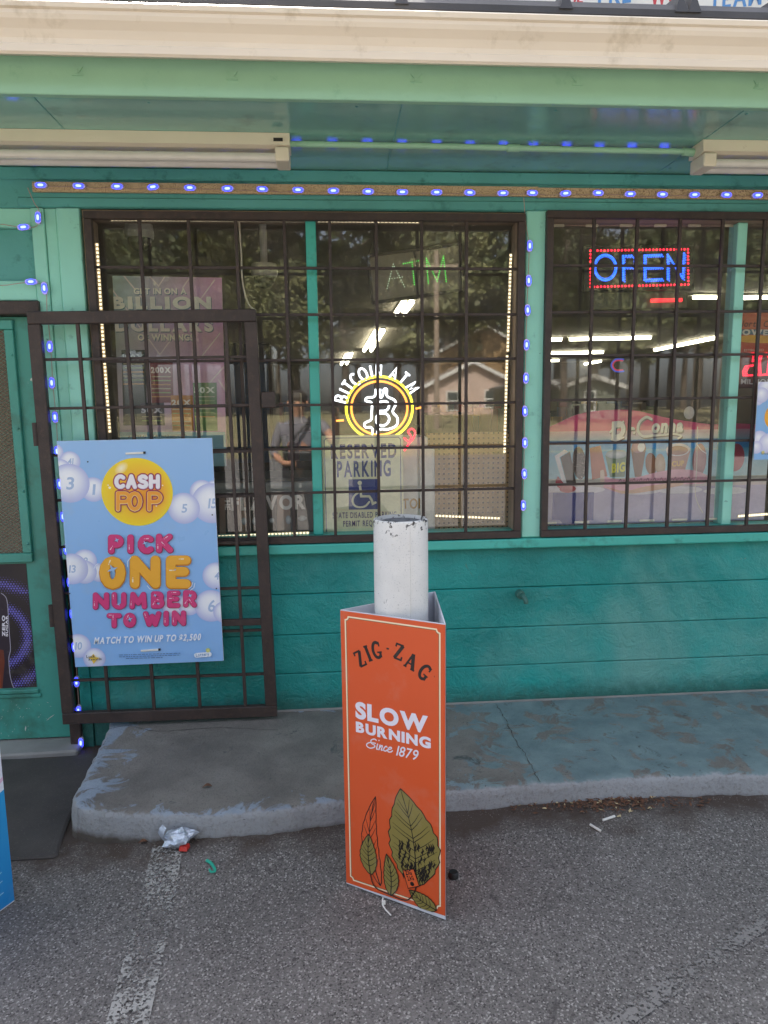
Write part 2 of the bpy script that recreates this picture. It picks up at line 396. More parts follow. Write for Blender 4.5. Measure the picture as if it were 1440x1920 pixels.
# ---------------------------------------------------------------- flat prints: ink laid on a board in the board's own plane
_G = {}
def glyph(ch, bold=0.0):
    k = (ch, bold)
    if k in _G: return _G[k]
    cu = bpy.data.curves.new('glyph', 'FONT'); cu.body = ch; cu.size = 1; cu.offset = bold; cu.resolution_u = 5
    o = bpy.data.objects.new('glyph', cu); COL.objects.link(o)
    dg = bpy.context.evaluated_depsgraph_get(); e = o.evaluated_get(dg); me = e.to_mesh()
    vs = [(v.co.x, v.co.y) for v in me.vertices]; fs = [list(p.vertices) for p in me.polygons]
    e.to_mesh_clear(); bpy.data.objects.remove(o); bpy.data.curves.remove(cu)
    x0 = min([v[0] for v in vs] or [0]); x1 = max([v[0] for v in vs] or [.3])
    _G[k] = (vs, fs, x0, x1); return _G[k]
CAPH = .695
def frame(O, u, v):                # 4x4 of a board: local x along u, y along v, z out of the face
    u = Vector(u).normalized(); n = u.cross(Vector(v)).normalized(); v = n.cross(u)
    return Matrix(((u.x, v.x, n.x, O[0]), (u.y, v.y, n.y, O[1]), (u.z, v.z, n.z, O[2]), (0, 0, 0, 1)))
class Ink:
    def __init__(s, fr, crop=(0, 0, 1.0), z=.0008):
        s.fr = fr; s.inv = fr.inverted(); s.n = Vector((fr[0][2], fr[1][2], fr[2][2])); s.O = fr.translation.copy()
        s.crop = crop; s.z = z; s.V = []; s.F = []; s.C = []; s.clip = None
    def lift(s, k=1): s.z += 4e-5*k
    def p(s, x, y):                # crop pixel of the photograph -> board coordinates
        ox, oy, sc = s.crop; d = ray(ox+x/sc, oy+y/sc); t = (s.O-CAM).dot(s.n)/d.dot(s.n)
        q = s.inv @ (CAM+d*t); return Vector((q.x, q.y))
    def P(s, pts): return [s.p(*q) for q in pts]
    def emitface(s, pts, cols, z):
        if s.clip:
            poly = [(Vector(a), Vector(c)) for a, c in zip(pts, cols)]; cl = s.clip
            for i in range(len(cl)):
                a = Vector(cl[i]); e = Vector(cl[(i+1) % len(cl)])-a; out = []
                for j in range(len(poly)):
                    (p0, c0), (p1, c1) = poly[j], poly[(j+1) % len(poly)]
                    d0 = e.x*(p0-a).y-e.y*(p0-a).x; d1 = e.x*(p1-a).y-e.y*(p1-a).x
                    if d0 >= 0: out.append((p0, c0))
                    if (d0 >= 0) != (d1 >= 0):
                        t = d0/(d0-d1); out.append((p0+(p1-p0)*t, c0+(c1-c0)*t))
                poly = out
                if len(poly) < 3: return
            pts = [q[0] for q in poly]; cols = [q[1] for q in poly]
        b = len(s.V); s.V += [(q[0], q[1], z) for q in pts]; s.F.append(list(range(b, b+len(pts)))); s.C.append([tuple(c) for c in cols])
    def poly(s, pts, col, lift=True):
        pts = [Vector((q[0], q[1])) for q in pts]
        fn = col if callable(col) else (lambda u, v, c=lin(col): c)
        for t in tessellate_polygon([[Vector((q.x, q.y, 0)) for q in pts]]):
            q = [pts[i] for i in t]
            if (q[1]-q[0]).cross(q[2]-q[0]) < 0: q = q[::-1]
            s.emitface(q, [fn(*a) for a in q], s.z)
        if lift: s.lift()
    def pp(s, pts, col): s.poly(s.P(pts), col)
    def disc(s, c, rx, ry=None, col='ffffff', edge=None, hi=(0, 0), mid=None, n=36, rings=5, rot=0, lift=True):
        ry = ry or rx; ci = lin(col); ce = lin(edge or col); cm = lin(mid) if mid else None
        def colr(f):
            if cm: 
                return tuple(a+(b-a)*f*2 for a, b in zip(ci, cm)) if f < .5 else tuple(a+(b-a)*(f*2-1) for a, b in zip(cm, ce))
            return tuple(a+(b-a)*f for a, b in zip(ci, ce))
        def pt(f, k):
            an = 2*pi*k/n; x = rx*f*cos(an)+hi[0]*rx*(1-f); y = ry*f*sin(an)+hi[1]*ry*(1-f)
            return Vector((c[0]+x*cos(rot)-y*sin(rot), c[1]+x*sin(rot)+y*cos(rot)))
        for i in range(rings):
            f0, f1 = i/rings, (i+1)/rings
            for k in range(n):
                if i == 0: s.emitface([pt(0, 0), pt(f1, k), pt(f1, k+1)], [colr(0), colr(f1), colr(f1)], s.z)
                else: s.emitface([pt(f0, k), pt(f1, k), pt(f1, k+1), pt(f0, k+1)], [colr(f0), colr(f1), colr(f1), colr(f0)], s.z)
        if lift: s.lift()
    def stroke(s, pts, w, col, closed=False, cap=True, lift=True):
        P = [Vector((q[0], q[1])) for q in pts]
        P = [q for i, q in enumerate(P) if i == 0 or (q-P[i-1]).length > 1e-6]
        N = len(P); c = lin(col) if not isinstance(col, tuple) else col
        if N < 2: return
        L = []; R = []
        for i in range(N):
            a = P[i-1] if (i > 0 or closed) else None; b = P[(i+1) % N] if (i < N-1 or closed) else None
            d0 = (P[i]-a).normalized() if a is not None else None; d1 = (b-P[i]).normalized() if b is not None else None
            if d0 is None: d0 = d1
            if d1 is None: d1 = d0
            n0 = Vector((-d0.y, d0.x)); n1 = Vector((-d1.y, d1.x)); m = n0+n1
            if m.length < .3: m = n0
            m.normalize(); k = 1/max(.45, m.dot(n0)); ww = (w[i] if isinstance(w, list) else w)/2
            L.append(P[i]+m*ww*k); R.append(P[i]-m*ww*k)
        for i in range(N if closed else N-1):
            j = (i+1) % N; s.emitface([R[i], R[j], L[j], L[i]], [c]*4, s.z)
        if cap and not closed:
            for e, (i, j) in enumerate(((0, 1), (N-1, N-2))):
                d = (P[i]-P[j]).normalized(); ww = (w[i] if isinstance(w, list) else w)/2; a0 = atan2(d.y, d.x)-pi/2
                q = [P[i]+Vector((cos(a0+pi*k/8), sin(a0+pi*k/8)))*ww for k in range(9)]
                s.emitface(q, [c]*9, s.z)
        if lift: s.lift()
    def blob(s, pts, w, col, z0):          # fat round stroke: overlapping discs and bars, each a hair above the last
        P = [Vector((q[0], q[1])) for q in pts]; c = lin(col); z = z0; r = w/2
        for i, q in enumerate(P):
            s.emitface([(q.x+r*cos(2*pi*a/18), q.y+r*sin(2*pi*a/18)) for a in range(18)], [c]*18, z); z += 7e-6
            if i:
                d = (q-P[i-1])
                if d.length > 1e-6:
                    n = Vector((-d.y, d.x)).normalized()*r; s.emitface([P[i-1]-n, q-n, q+n, P[i-1]+n], [c]*4, z); z += 7e-6
        return z
    def text(s, txt, a, b, h, col, bold=0.0, shear=0.0, gap=.09, space=.32, lift=True, hscale=None):
        # a, b: board coordinates of the two ends of the baseline; h: cap height in metres; fitted between them
        a = Vector(a); b = Vector(b); d = b-a; L = d.length; ex = d/L; ey = Vector((-ex.y, ex.x)); x = 0; pos = []
        for ch in txt:
            if ch == ' ': x += space; continue
            vs, fs, x0, x1 = glyph(ch, bold); pos.append((ch, x-x0)); x += x1-x0+gap
        W = x-gap; sx = L/W; sy = h/CAPH; c = lin(col) if not isinstance(col, tuple) else col
        for ch, ox in pos:
            vs, fs, x0, x1 = glyph(ch, bold)
            q = [a+ex*((v[0]+ox)*sx+shear*v[1]*sy)+ey*v[1]*sy for v in vs]
            for f in fs:
                t = [q[i] for i in f]
                if (t[1]-t[0]).cross(t[2]-t[0]) < 0: t = t[::-1]
                s.emitface(t, [c]*len(t), s.z)
        if lift: s.lift()
    def textp(s, txt, a, b, hp, col, **k):
        a_, b_ = s.p(*a), s.p(*b); h = (s.p(a[0], a[1]-hp)-a_).length
        s.text(txt, a_, b_, h, col, **k)
    def build(s, name, parent):
        me = bpy.data.meshes.new(name); me.from_pydata(s.V, [], s.F); me.materials.append(M['print'])
        at = me.color_attributes.new('Col', 'FLOAT_COLOR', 'CORNER'); k = 0
        flat = []
        for c in s.C:
            for q in c: flat += [q[0], q[1], q[2], 1.0]
        at.data.foreach_set('color', flat); me.update()
        o = bpy.data.objects.new(name, me); COL.objects.link(o); o.parent = parent; ROOT[o.name] = s.fr; o.matrix_local = ROOT[parent.name].inverted() @ s.fr
        return o

# strokes of capital letters in a box one unit high
def arc(cx, cy, rx, ry, a0, a1, n=10): return [(cx+rx*cos(radians(a0+(a1-a0)*i/n)), cy+ry*sin(radians(a0+(a1-a0)*i/n))) for i in range(n+1)]
SF = {
 'A': [[(0, 0), (.36, 1), (.72, 0)], [(.14, .36), (.58, .36)]],
 'B': [[(0, 0), (0, 1), (.3, 1)]+arc(.34, .76, .24, .24, 85, -90)+[(.05, .52)], [(.34, .52)]+arc(.36, .26, .28, .26, 85, -90)+[(0, 0)]],
 'C': [arc(.42, .5, .42, .5, 48, 312, 18)],
 'E': [[(.55, 1), (0, 1), (0, 0), (.55, 0)], [(0, .52), (.48, .52)]],
 'G': [arc(.42, .5, .42, .5, 50, 345, 18)+[(.82, .44), (.5, .44)]],
 'I': [[(0, 0), (0, 1)]],
 'K': [[(0, 0), (0, 1)], [(.56, 1), (.05, .45)], [(.18, .58), (.6, 0)]],
 'M': [[(0, 0), (.06, 1), (.42, .3), (.78, 1), (.84, 0)]],
 'N': [[(0, 0), (0, 1), (.62, 0), (.62, 1)]],
 'O': [arc(.43, .5, .43, .5, 90, 450, 24)],
 'P': [[(0, 0), (0, 1), (.3, 1)]+arc(.34, .73, .26, .27, 85, -90)+[(.03, .46)]],
 'R': [[(0, 0), (0, 1), (.3, 1)]+arc(.34, .74, .25, .26, 85, -90)+[(.03, .48)], [(.28, .46), (.6, 0)]],
 'T': [[(0, 1), (.68, 1)], [(.34, 1), (.34, 0)]],
 'U': [[(0, 1), (0, .35)]+arc(.31, .33, .31, .33, 180, 360)+[(.62, 1)]],
 'W': [[(0, 1), (.24, 0), (.46, .75), (.68, 0), (.92, 1)]],
 'Z': [[(0, 1), (.6, 1), (0, 0), (.62, 0)]],
}
def sfwidth(ch): return max(q[0] for st in SF[ch] for q in st)
def dense(pts, step):
    out = []
    for i in range(len(pts)-1):
        a, b = Vector(pts[i]), Vector(pts[i+1]); n = max(1, int((b-a).length/step))
        for k in range(n): out.append(a+(b-a)*k/n)
    out.append(Vector(pts[-1])); return out

# ================================================================ THE SETTING
def ground():
    xs = [-120, -60, -30, -14, -8, -5, -3.5]+[-3+.06*i for i in range(117)]+[4.5, 6, 9, 15, 30, 60, 120]
    ys = [-160, -120, -90, -70, -60, -50, -40, -30, -24, -20, -16, -13, -10, -7, -5, -3.6]+[-3+.06*i for i in range(56)]+[.8, 4, 20, 60, 160]
    vs = []; fs = []
    for y in ys:
        for x in xs:
            z = gz(x, y)
            if -3 <= x <= 4 and -3 <= y <= -.75: z += .004*sin(3.1*x+1.7*y)+.002*sin(9*x-5*y+1)
            vs.append((x, y, z))
    n = len(xs)
    mb = MB()
    for j in range(len(ys)-1):
        for i in range(n-1):
            ym = (ys[j]+ys[j+1])/2; mi = 0 if ym > -20 else 1
            fs.append(([j*n+i, j*n+i+1, (j+1)*n+i+1, (j+1)*n+i], mi))
    mb.v = [Vector(v) for v in vs]; mb.f = [f for f, m in fs]; mb.mi = [m for f, m in fs]
    M['drygrass'] = paint('dry_lawn', lin('8f8260'), .9, .3, .6, dirt=lin('6f6f48'), da=(.45, .6), ds=1.2, bs=8, bst=.6)
    kind(mb.build('parking_lot_ground', ['asphalt', 'drygrass'], local=True, smooth=True, fix=False), 'structure')
ground()
def gsurf(x, y):
    z = gz(x, y)
    if -3 <= x <= 4 and -3 <= y <= -.75: z += .004*sin(3.1*x+1.7*y)+.002*sin(9*x-5*y+1)
    return z

def road():
    mb = MB()
    M['road'] = paint('road_asphalt', lin('6a6866'), .85, .12, 1.5, bs=60, bst=.3)
    mb.face([(-120, -19, .012), (120, -19, .1), (120, -11, .012), (-120, -11, .012)])
    kind(mb.build('street', 'road', local=True), 'structure')
road()

def painted_line(name, L, R, wear, mt='line'):
    # L, R: left and right edge polylines on the ground, near the kerb to near the camera
    mb = MB(); n = 40; me_w = []
    def along(P, t):
        k = min(int(t*(len(P)-1)), len(P)-2); f = t*(len(P)-1)-k; return P[k].lerp(P[k+1], f)
    for i in range(n+1):
        a, b = along(L, i/n), along(R, i/n)
        for k in range(7):
            q = a.lerp(b, k/6); mb.v.append(Vector((q.x, q.y, gsurf(q.x, q.y)+.006))); me_w.append(wear(i/n, k/6))
    for i in range(n):
        for k in range(6):
            b = i*7+k; mb.f.append([b, b+1, b+8, b+7]); mb.mi.append(0)
    o = mb.build(name, mt, local=True, fix=False)
    at = o.data.attributes.new('Wear', 'FLOAT', 'POINT'); at.data.foreach_set('value', me_w)
    kind(o, 'structure')
G0 = lambda x, y: PZ(x, y, 0.004)
painted_line('parking_line', [G0(288, 1600), G0(250, 1740), G0(198, 1925), G0(160, 2060)], [G0(343, 1612), G0(318, 1740), G0(278, 1925), G0(250, 2060)],
             lambda t, s: -.17+.36*abs(s-.5)+(.16*sin(t*13)+.08*sin(t*31+1))*(1-abs(s-.5)))
painted_line('parking_line', [G0(1470, 1688), G0(1290, 1800), G0(1090, 1935)], [G0(1485, 1716), G0(1335, 1818), G0(1150, 1945)],
             lambda t, s: .05+.05*sin(t*9)-.35*abs(s-.5)+.1, 'faintline')

def sidewalk():
    P = smoothline([(-1.07, .02), (-1.05, -.12), (-1.035, -.29), (-1.022, -.5), (-1.015, -.64), (-.995, -.725), (-.945, -.778), (-.85, -.81), (-.65, -.848), (-.45, -.868), (-.2, -.85), (0, -.818),
                    (.4, -.788), (.75, -.772), (1.39, -.768), (1.7, -.785), (2.5, -.785), (4, -.78), (7, -.78)], 8)
    P = [Vector((p[0], p[1])) for p in P]
    rng = random.Random(3)
    P = [p+Vector((rng.uniform(-.004, .004), rng.uniform(-.005, .005))) for p in P]
    N = len(P); nrm = []
    for i in range(N):
        d = (P[min(i+1, N-1)]-P[max(i-1, 0)]).normalized(); nrm.append(Vector((-d.y, d.x)))
    rings = [(-.010, -.06), (-.006, .03), (-.002, .07), (0, .1), (.004, .116), (.011, .126), (.024, .1303), (.05, .131)]
    mb = MB()
    for off, z in rings:
        for p, q in zip(P, nrm):
            r = p+q*off; lump = .004*sin(r.x*23+1)*sin(r.x*7)+.003*sin(r.x*61+z*50); r = r+q*(lump if z < .131 else 0); mb.v.append(Vector((r.x, r.y, z+(rng.uniform(-.004, .004) if 0 < z < .125 else (-.0025*rng.random() if z < .1305 else 0)))))
    for k in range(len(rings)-1):
        for i in range(N-1):
            b = k*N+i; mb.f.append([b, b+1, b+N+1, b+N]); mb.mi.append(0)
    b = (len(rings)-1)*N; top = list(range(b, b+N))
    k0 = len(mb.v); mb.v += [Vector((7, .25, .131)), Vector((-1.07, .25, .131))]
    for t in tessellate_polygon([[Vector((mb.v[i].x, mb.v[i].y, 0)) for i in top+[k0, k0+1]]]):
        mb.f.append([(top+[k0, k0+1])[i] for i in t]); mb.mi.append(0)
    # shrinkage cracks
    kind(mb.build('sidewalk', 'walk', local=True, smooth=True), 'structure')
sidewalk()
def cracks():
    mb = MB(); rng = random.Random(5)
    def crack(pts, wd):
        P = smoothline([(q[0], q[1], 0) for q in pts], 10); P = [p+Vector((rng.uniform(-.004, .004), rng.uniform(-.004, .004), 0)) for p in P]
        for i in range(len(P)-1):
            a, b = P[i], P[i+1]; d = (b-a).normalized(); n = Vector((-d.y, d.x, 0))*wd*rng.uniform(.2, .9)
            mb.face([(a.x-n.x, a.y-n.y, .1335), (b.x-n.x, b.y-n.y, .1335), (b.x+n.x, b.y+n.y, .1335), (a.x+n.x, a.y+n.y, .1335)])
    q = [PZ(x, y, .131) for x, y in ((930, 1322), (948, 1350), (968, 1392), (985, 1415), (1003, 1450), (1012, 1466))]; crack([(p.x, p.y) for p in q], .0022)
    q = [PZ(x, y, .131) for x, y in ((205, 1368), (240, 1362), (300, 1372), (400, 1365), (520, 1370))]; crack([(p.x, p.y) for p in q], .0025)
    M['crack'] = plain('dark_crack', lin('4b4946'), .9)  # dark tone of the crack strips
    kind(mb.build('sidewalk_crack', 'crack', local=True), 'structure')
cracks()

# ================================================================ THE SHOP BUILDING
shop = thing('store_building', 'teal painted block storefront with cream gutter and two barred windows', 'building', (0, 0, 0))
rg = random.Random(11)
# lower wall: courses of painted block, joints as real grooves
mb = MB()
zs = [.06, .315, .508, .706, .905]
for i in range(4):
    x = -1.128-(.2 if i % 2 else 0)
    while x < 7:
        x2 = 7; mb.box(max(x, -1.128)+.0004, x2-.0004, -.001*rg.random(), .2, zs[i]+.001, zs[i+1]-.001, .005); x = x2
mb.box(-1.12, 6.99, .012, .19, .06, .905)
mb.build('wall', 'wall', shop)
# mortar dirt at the foot
mb = MB(); mb.box(-1.12, 7, -.012, -.002, .12, .139, .003); mb.build('wall_base', 'concrete', shop)
# boards beside the door
mb = MB()
mb.box(-1.249, -1.196, -.012, .16, .905, 2.43, .003); mb.box(-1.194, -1.146, -.004, .16, .905, 2.43, .003); mb.box(-1.144, -1.045, -.016, .16, .905, 2.43, .004)
mb.build('side_board', 'mint', shop)
mb = MB()
mb.box(-1.2, -1.15, -.012, .16, -.03, .903, .003); mb.box(-1.148, -1.06, -.004, .16, -.03, .903, .003)
mb.build('side_board', 'wall', shop)
# sill
mb = MB(); mb.box(-1.043, 7, -.045, .14, .907, .952, .006, seg=2); mb.build('sill', 'minttrim', shop)
# header
mb = MB(); mb.box(-4, 7, 0, .2, 2.432, 2.596, .003); mb.box(-4, 7, -.014, -.0005, 2.545, 2.594, .004); mb.box(-1.3, 7, -.01, -.0005, 2.434, 2.474, .004)
mb.build('header', 'header', shop)
# pilasters between and beyond the windows
for x0, x1 in ((.893, .986), (2.95, 3.05)):
    mb = MB(); mb.box(x0, x1, -.018, .15, .954, 2.432, .004); mb.build('pilaster', 'mint', shop)
# wall beyond
mb = MB(); mb.box(3.052, 7, .002, .2, .954, 2.43); mb.build('wall', 'wall', shop)
# transom over the door
mb = MB(); mb.box(-2.3, -1.251, .0, .16, 2.352, 2.43, .003); mb.box(-2.3, -1.251, -.004, .16, 2.05, 2.132, .003); mb.build('door_lintel', 'mint', shop)
mb = MB(); mb.box(-2.3, -1.251, .03, .1, 2.134, 2.35); mb.build('transom_panel', 'header', shop)
mb = MB(); mb.box(-4, -2.302, 0, .16, 0, 2.43); mb.build('wall', 'wall', shop)
# door frame (rusty iron)
mb = MB(); mb.box(-2.3, -1.2385, -.03, .06, 1.988, 2.046, .004); mb.build('door_frame', 'black', shop)
mb = MB(); mb.box(-1.2505, -1.2, -.034, -.014, -.03, .2, .003); mb.build('door_frame', 'black', shop)
# door
mb = MB(); mb.box(-2.248, -1.2515, .03, .075, .034, 1.986, .003)
M['scuff'] = plain('bare_scuff', lin('c9ccc4'), .7); rq = random.Random(9)
for px, py, l, a, wd in [(48, 1366, .03, 1.4, .007), (96, 1344, .045, .6, .004), (90, 1349, .02, .6, .003), (83, 1391, .016, .1, .006), (46, 1393, .012, 1.5, .003), (10, 1397, .012, 0, .004)]+[(rq.uniform(0, 95), rq.uniform(1315, 1392), rq.uniform(.003, .012), rq.uniform(0, 3), rq.uniform(.0012, .003)) for _ in range(34)]:
    c_ = PY(px, py, .0292); d_ = Vector((cos(a), 0, sin(a)))*l/2; n_ = Vector((-sin(a), 0, cos(a)))*wd/2; mb.face([c_-d_, c_-n_*.8+d_*.2, c_+d_, c_+n_-d_*.1], 1)
door = mb.build('door', ['door', 'scuff'], shop, fix=False)
mb = MB()
for a, b, c, d in ((-2.02, -1.372, .893, .935), (-2.02, -1.372, 1.93, 1.972)): mb.box(a, b, .012, .0295, c, d, .003)
mb.box(-1.412, -1.372, .012, .0295, .936, 1.929, .003); mb.box(-2.02, -1.98, .012, .0295, .936, 1.929, .003)
for z in (.92, 1.2, 1.5, 1.8): mb.lathe([(.006, 0), (.005, .003), (0.001, .005)], n=10)
mb.v = [v for v in mb.v]
# bolts: move the last four little domes onto the frame face
nb = 30
for k, z in enumerate((.98, 1.22, 1.5, 1.82)):
    for i in range(nb):
        v = mb.v[len(mb.v)-4*nb+k*nb+i]; v_ = Vector((-1.385+v.x, .0115-v.z, z+v.y)); mb.v[len(mb.v)-4*nb+k*nb+i] = v_
mb.build('screen_frame', 'door', door)
mb = MB(); mb.box(-1.985, -1.405, .028, .0298, .925, 1.94); mb.build('door_glass', plain('brown_reflection_glass', lin('6b5a4e'), .25), door)  # dark pane; the brown it reflects is put into its colour
mb = MB(); cw, chh = .024, .0165
k = 0; x = -1.72
while x < -1.404:
    pts = []; z = .93; j = 0
    while z < 1.935:
        pts.append((x+(cw*.25 if (j+k) % 2 else -cw*.25), .022, z)); z += chh/2; j += 1
    mb.tube(pts, .0014, 4, caps=False); x += cw/2; k += 1
mb.build('mesh_screen', plain('screen_strand', lin('7d9c88'), .5), door)
mb = MB()
mb.box(-2.05, -1.398, .018, .0295, .262, .282, .004); mb.box(-2.05, -1.39, .022, .0295, .242, .259, .003); mb.build('moulding', 'door', door)
# threshold
mb = MB(); mb.hexa([(-2.4, -.135, -.05), (-1.2, -.1, -.05), (-1.2, .1, -.05), (-2.4, .1, -.05), (-2.4, -.13, .022), (-1.2, -.095, .024), (-1.2, .1, .03), (-2.4, .1, .03)], .008)
mb.build('threshold', 'concrete', shop)

# windows: frames, mullions, panes
def window(x0, x1, mull, ends):
    z0, z1 = .954, 2.43
    mb = MB(); t = .03
    mb.box(x0, x1, .005, .12, z1-t, z1-.001, .002); mb.box(x0, x0+t, .005, .12, z0+.03, z1-t-.001, .002); mb.box(x1-t, x1, .005, .12, z0+.03, z1-t-.001, .002)
    fr = mb.build('window_frame', 'wood', shop)
    mb = MB(); mb.box(x0, x1, .004, .12, z0, z0+.03, .004); mb.build('window_ledge', 'minttrim', fr)
    for a, b in mull:
        mb = MB(); mb.box(a, b, .02, .1, z0+.031, z1-t-.002, .003); mb.build('mullion', 'minttrim' if a < 1 else 'mint', fr)
    xs = [x0+t]+[q for ab in mull for q in ab]+[x1-t]
    for i in range(0, len(xs), 2):
        a, b = xs[i], xs[i+1]; c = (a+b)/2; tl = radians((.35, -.15, .1, .2)[i//2 % 4])
        mb = MB(); dy = sin(tl)*(b-a)/2
        mb.hexa([(a, .052-dy, z0+.03), (b, .052+dy, z0+.03), (b, .056+dy, z0+.03), (a, .056-dy, z0+.03), (a, .052-dy, z1-t), (b, .052+dy, z1-t), (b, .056+dy, z1-t), (a, .056-dy, z1-t)])
        mb.build('pane', 'glass', fr)
window(-1.043, .891, [(-.0895, -.044)], None)
window(.988, 2.948, [(1.9, 1.947)], None)

# eave: soffit, fascia with bracket ends, gutter, roof
mb = MB(); mb.box(-4, 7, -.715, .2, 2.598, 2.612)
for x in (-2.2, -.95, .27, 1.49, 2.71): mb.box(x-.0015, x+.0015, -.714, -.002, 2.5965, 2.5978, mi=1)
for x in (-1.3, -.6, .1, .8, 1.5, 2.2):
    for y in (-.66, -.36, -.08): mb.box(x+.02*sin(x*9)-.004, x+.02*sin(x*9)+.004, y-.004, y+.004, 2.596, 2.5977, mi=1)
mb.build('soffit', ['soffit', 'header'], shop)
mb = MB(); mb.box(-4, 7, -.745, -.717, 2.585, 2.715, .003); fas = mb.build('fascia', 'fascia', shop)
for x, y in ((145, 135), (435, 143), (780, 147), (1082, 153), (1422, 160)):
    c = PY(x, y, -.746); mb = MB()
    mb.prism([(c.x-.018, c.z+.014), (c.x+.018, c.z+.014), (c.x+.008, c.z), (c.x+.018, c.z-.012), (c.x-.018, c.z-.012), (c.x-.008, c.z)], -.75, -.7455)
    mb.box(c.x-.004, c.x+.004, -.753, -.7502, c.z-.008, c.z+.008)
    mb.build('gutter_hanger', 'fascia', fas)
mb = MB()
gp = [(-.747, 2.843), (-.747, 2.712), (-.752, 2.705), (-.838, 2.648), (-.846, 2.648), (-.848, 2.668), (-.842, 2.676), (-.846, 2.70), (-.862, 2.735), (-.882, 2.762), (-.890, 2.775), (-.892, 2.782), (-.905, 2.784), (-.908, 2.806), (-.898, 2.812), (-.892, 2.806), (-.889, 2.782), (-.76, 2.72), (-.755, 2.843)]
gp = [(-.747, 2.80), (-.747, 2.700), (-.835, 2.660), (-.846, 2.658), (-.852, 2.665), (-.852, 2.685), (-.845, 2.692), (-.846, 2.712), (-.856, 2.742), (-.872, 2.772), (-.877, 2.79), (-.877, 2.805), (-.884, 2.812), (-.886, 2.832), (-.878, 2.842), (-.866, 2.840), (-.866, 2.80), (-.80, 2.72), (-.753, 2.71), (-.753, 2.80)]
gp = [(y, z if z < 2.69 else 2.69+(z-2.69)*.70) for y, z in gp]
mb.profile_x(gp, -4, 7); gut = mb.build('gutter', 'cream', shop, smooth=False)
mb = MB()
prof = [(-.80, 2.86), (-.775, 2.888), (2.2, 3.35), (2.2, 3.2), (-.74, 2.80), (-.80, 2.84)]
mb.profile_x(prof, -4, 7)
for x in (-3.3, -2.4, -1.5, -.6, .26, .80, 1.19, 1.235, 1.53, 2.4, 3.2):
    mb.hexa([(x-.022, -.806, 2.852), (x+.022, -.806, 2.852), (x+.022, 2.2, 3.34), (x-.022, 2.2, 3.34), (x-.003, -.795, 2.915), (x+.003, -.795, 2.915), (x+.003, 2.2, 3.42), (x-.003, 2.2, 3.42)])
mb.build('roof', 'roof', shop)

# inside of the shop
mb = MB(); mb.box(-4, 7, 14, 14.1, .1, 2.8); mb.box(-4.1, -4, .2, 14, .1, 2.8); mb.box(7, 7.1, .2, 14, .1, 2.8); mb.box(-2.4, -2.3, .17, 5, .1, 2.6); mb.build('interior_wall', 'interior', shop)
mb = MB(); mb.box(-4, 7, .205, 14, 2.64, 2.7); ce = mb.build('ceiling', 'ceil', shop)
mb = MB(); mb.box(-4, 7, .205, 14, .08, .13); mb.build('shop_floor', 'floorin', shop)
mb = MB(); mb.box(-3.9, 6.9, 2.2, 14, 2.702, 3.2); mb.build('attic', 'roof', shop)

# ---------------------------------------------------------------- security grilles over the windows
def grille(label, x0, x1, z0, z1, bars, rows, Y=-.03):
    g = thing('window_grille', label, 'security grille', ((x0+x1)/2, Y, z0), group='black bar grilles over the shop windows')
    mb = MB(); t = .032
    for a, b in (((x0, Y, z1-t/2), (x1, Y, z1-t/2)), ((x0, Y, z0+t/2), (x1, Y, z0+t/2))): mb.bar(a, b, t, .028, bev=.002)
    for x in (x0+t/2, x1-t/2): mb.bar((x, Y, z0+t+.0005), (x, Y, z1-t-.0005), t, .028, bev=.002)
    mb.build('frame', 'black', g)
    for x in bars:
        jx = rg.gauss(0, .0018); mb = MB(); mb.bar((x+jx, Y, z0+t), (x-jx, Y+.001, z1-t), .0135, .0135, bev=.001); mb.build('upright_bar', 'black', g)
    for z in rows:
        mb = MB(); jz = rg.gauss(0, .0015); mb.bar((x0+t, Y+.014, z+jz), (x1-t, Y+.014, z-jz), .0115, .0115, bev=.001); mb.build('cross_bar', 'black', g)
    return g
grille('black iron bar grille over the window with the round orange neon sign', -1.022, .884, .957, 2.412, [-.796, -.588, -.386, -.178, .015, .218, .422, .622], [2.184, 1.985, 1.787, 1.588, 1.39, 1.189])
grille('black iron bar grille over the window with the blue and red dotted sign', .98, 2.94, .957, 2.428, [1.198, 1.397, 1.598, 1.798, 1.996, 2.2, 2.4, 2.6, 2.8], [2.197, 1.994, 1.798, 1.599, 1.396, 1.205])

# ---------------------------------------------------------------- the open security gate folded back against the front
GY = -.085
gt = thing('security_gate', 'black iron barred gate swung open, blue poster tied to it', 'gate', (-.76, GY, .15))
c4 = [PY(52, 585, GY), PY(480, 580, GY), PY(520, 1341, GY), PY(120, 1356, GY)]
def gpos(s, t): return c4[0].lerp(c4[1], s).lerp(c4[3].lerp(c4[2], s), t)
def gs(px, py):
    p = PY(px, py, GY); s, t = .5, .5
    for _ in range(12):
        t = (p.z-gpos(s, 0).z)/(gpos(s, 1).z-gpos(s, 0).z); s = (p.x-gpos(0, t).x)/(gpos(1, t).x-gpos(0, t).x)
    return s, t
W_ = .99; H_ = 1.84; tt = .052
mb = MB()
e = tt/2/W_; eh = tt/2/H_
mb.bar(gpos(0, eh), gpos(1, eh), tt, .034, bev=.003); mb.bar(gpos(0, 1-eh), gpos(1, 1-eh), tt, .034, bev=.003)
mb.bar(gpos(e, 2*eh+.0003), gpos(e, 1-2*eh-.0003), tt, .034, bev=.003); mb.bar(gpos(1-e, 2*eh+.0003), gpos(1-e, 1-2*eh-.0003), tt, .034, bev=.003)
mb.build('frame', 'black', gt)
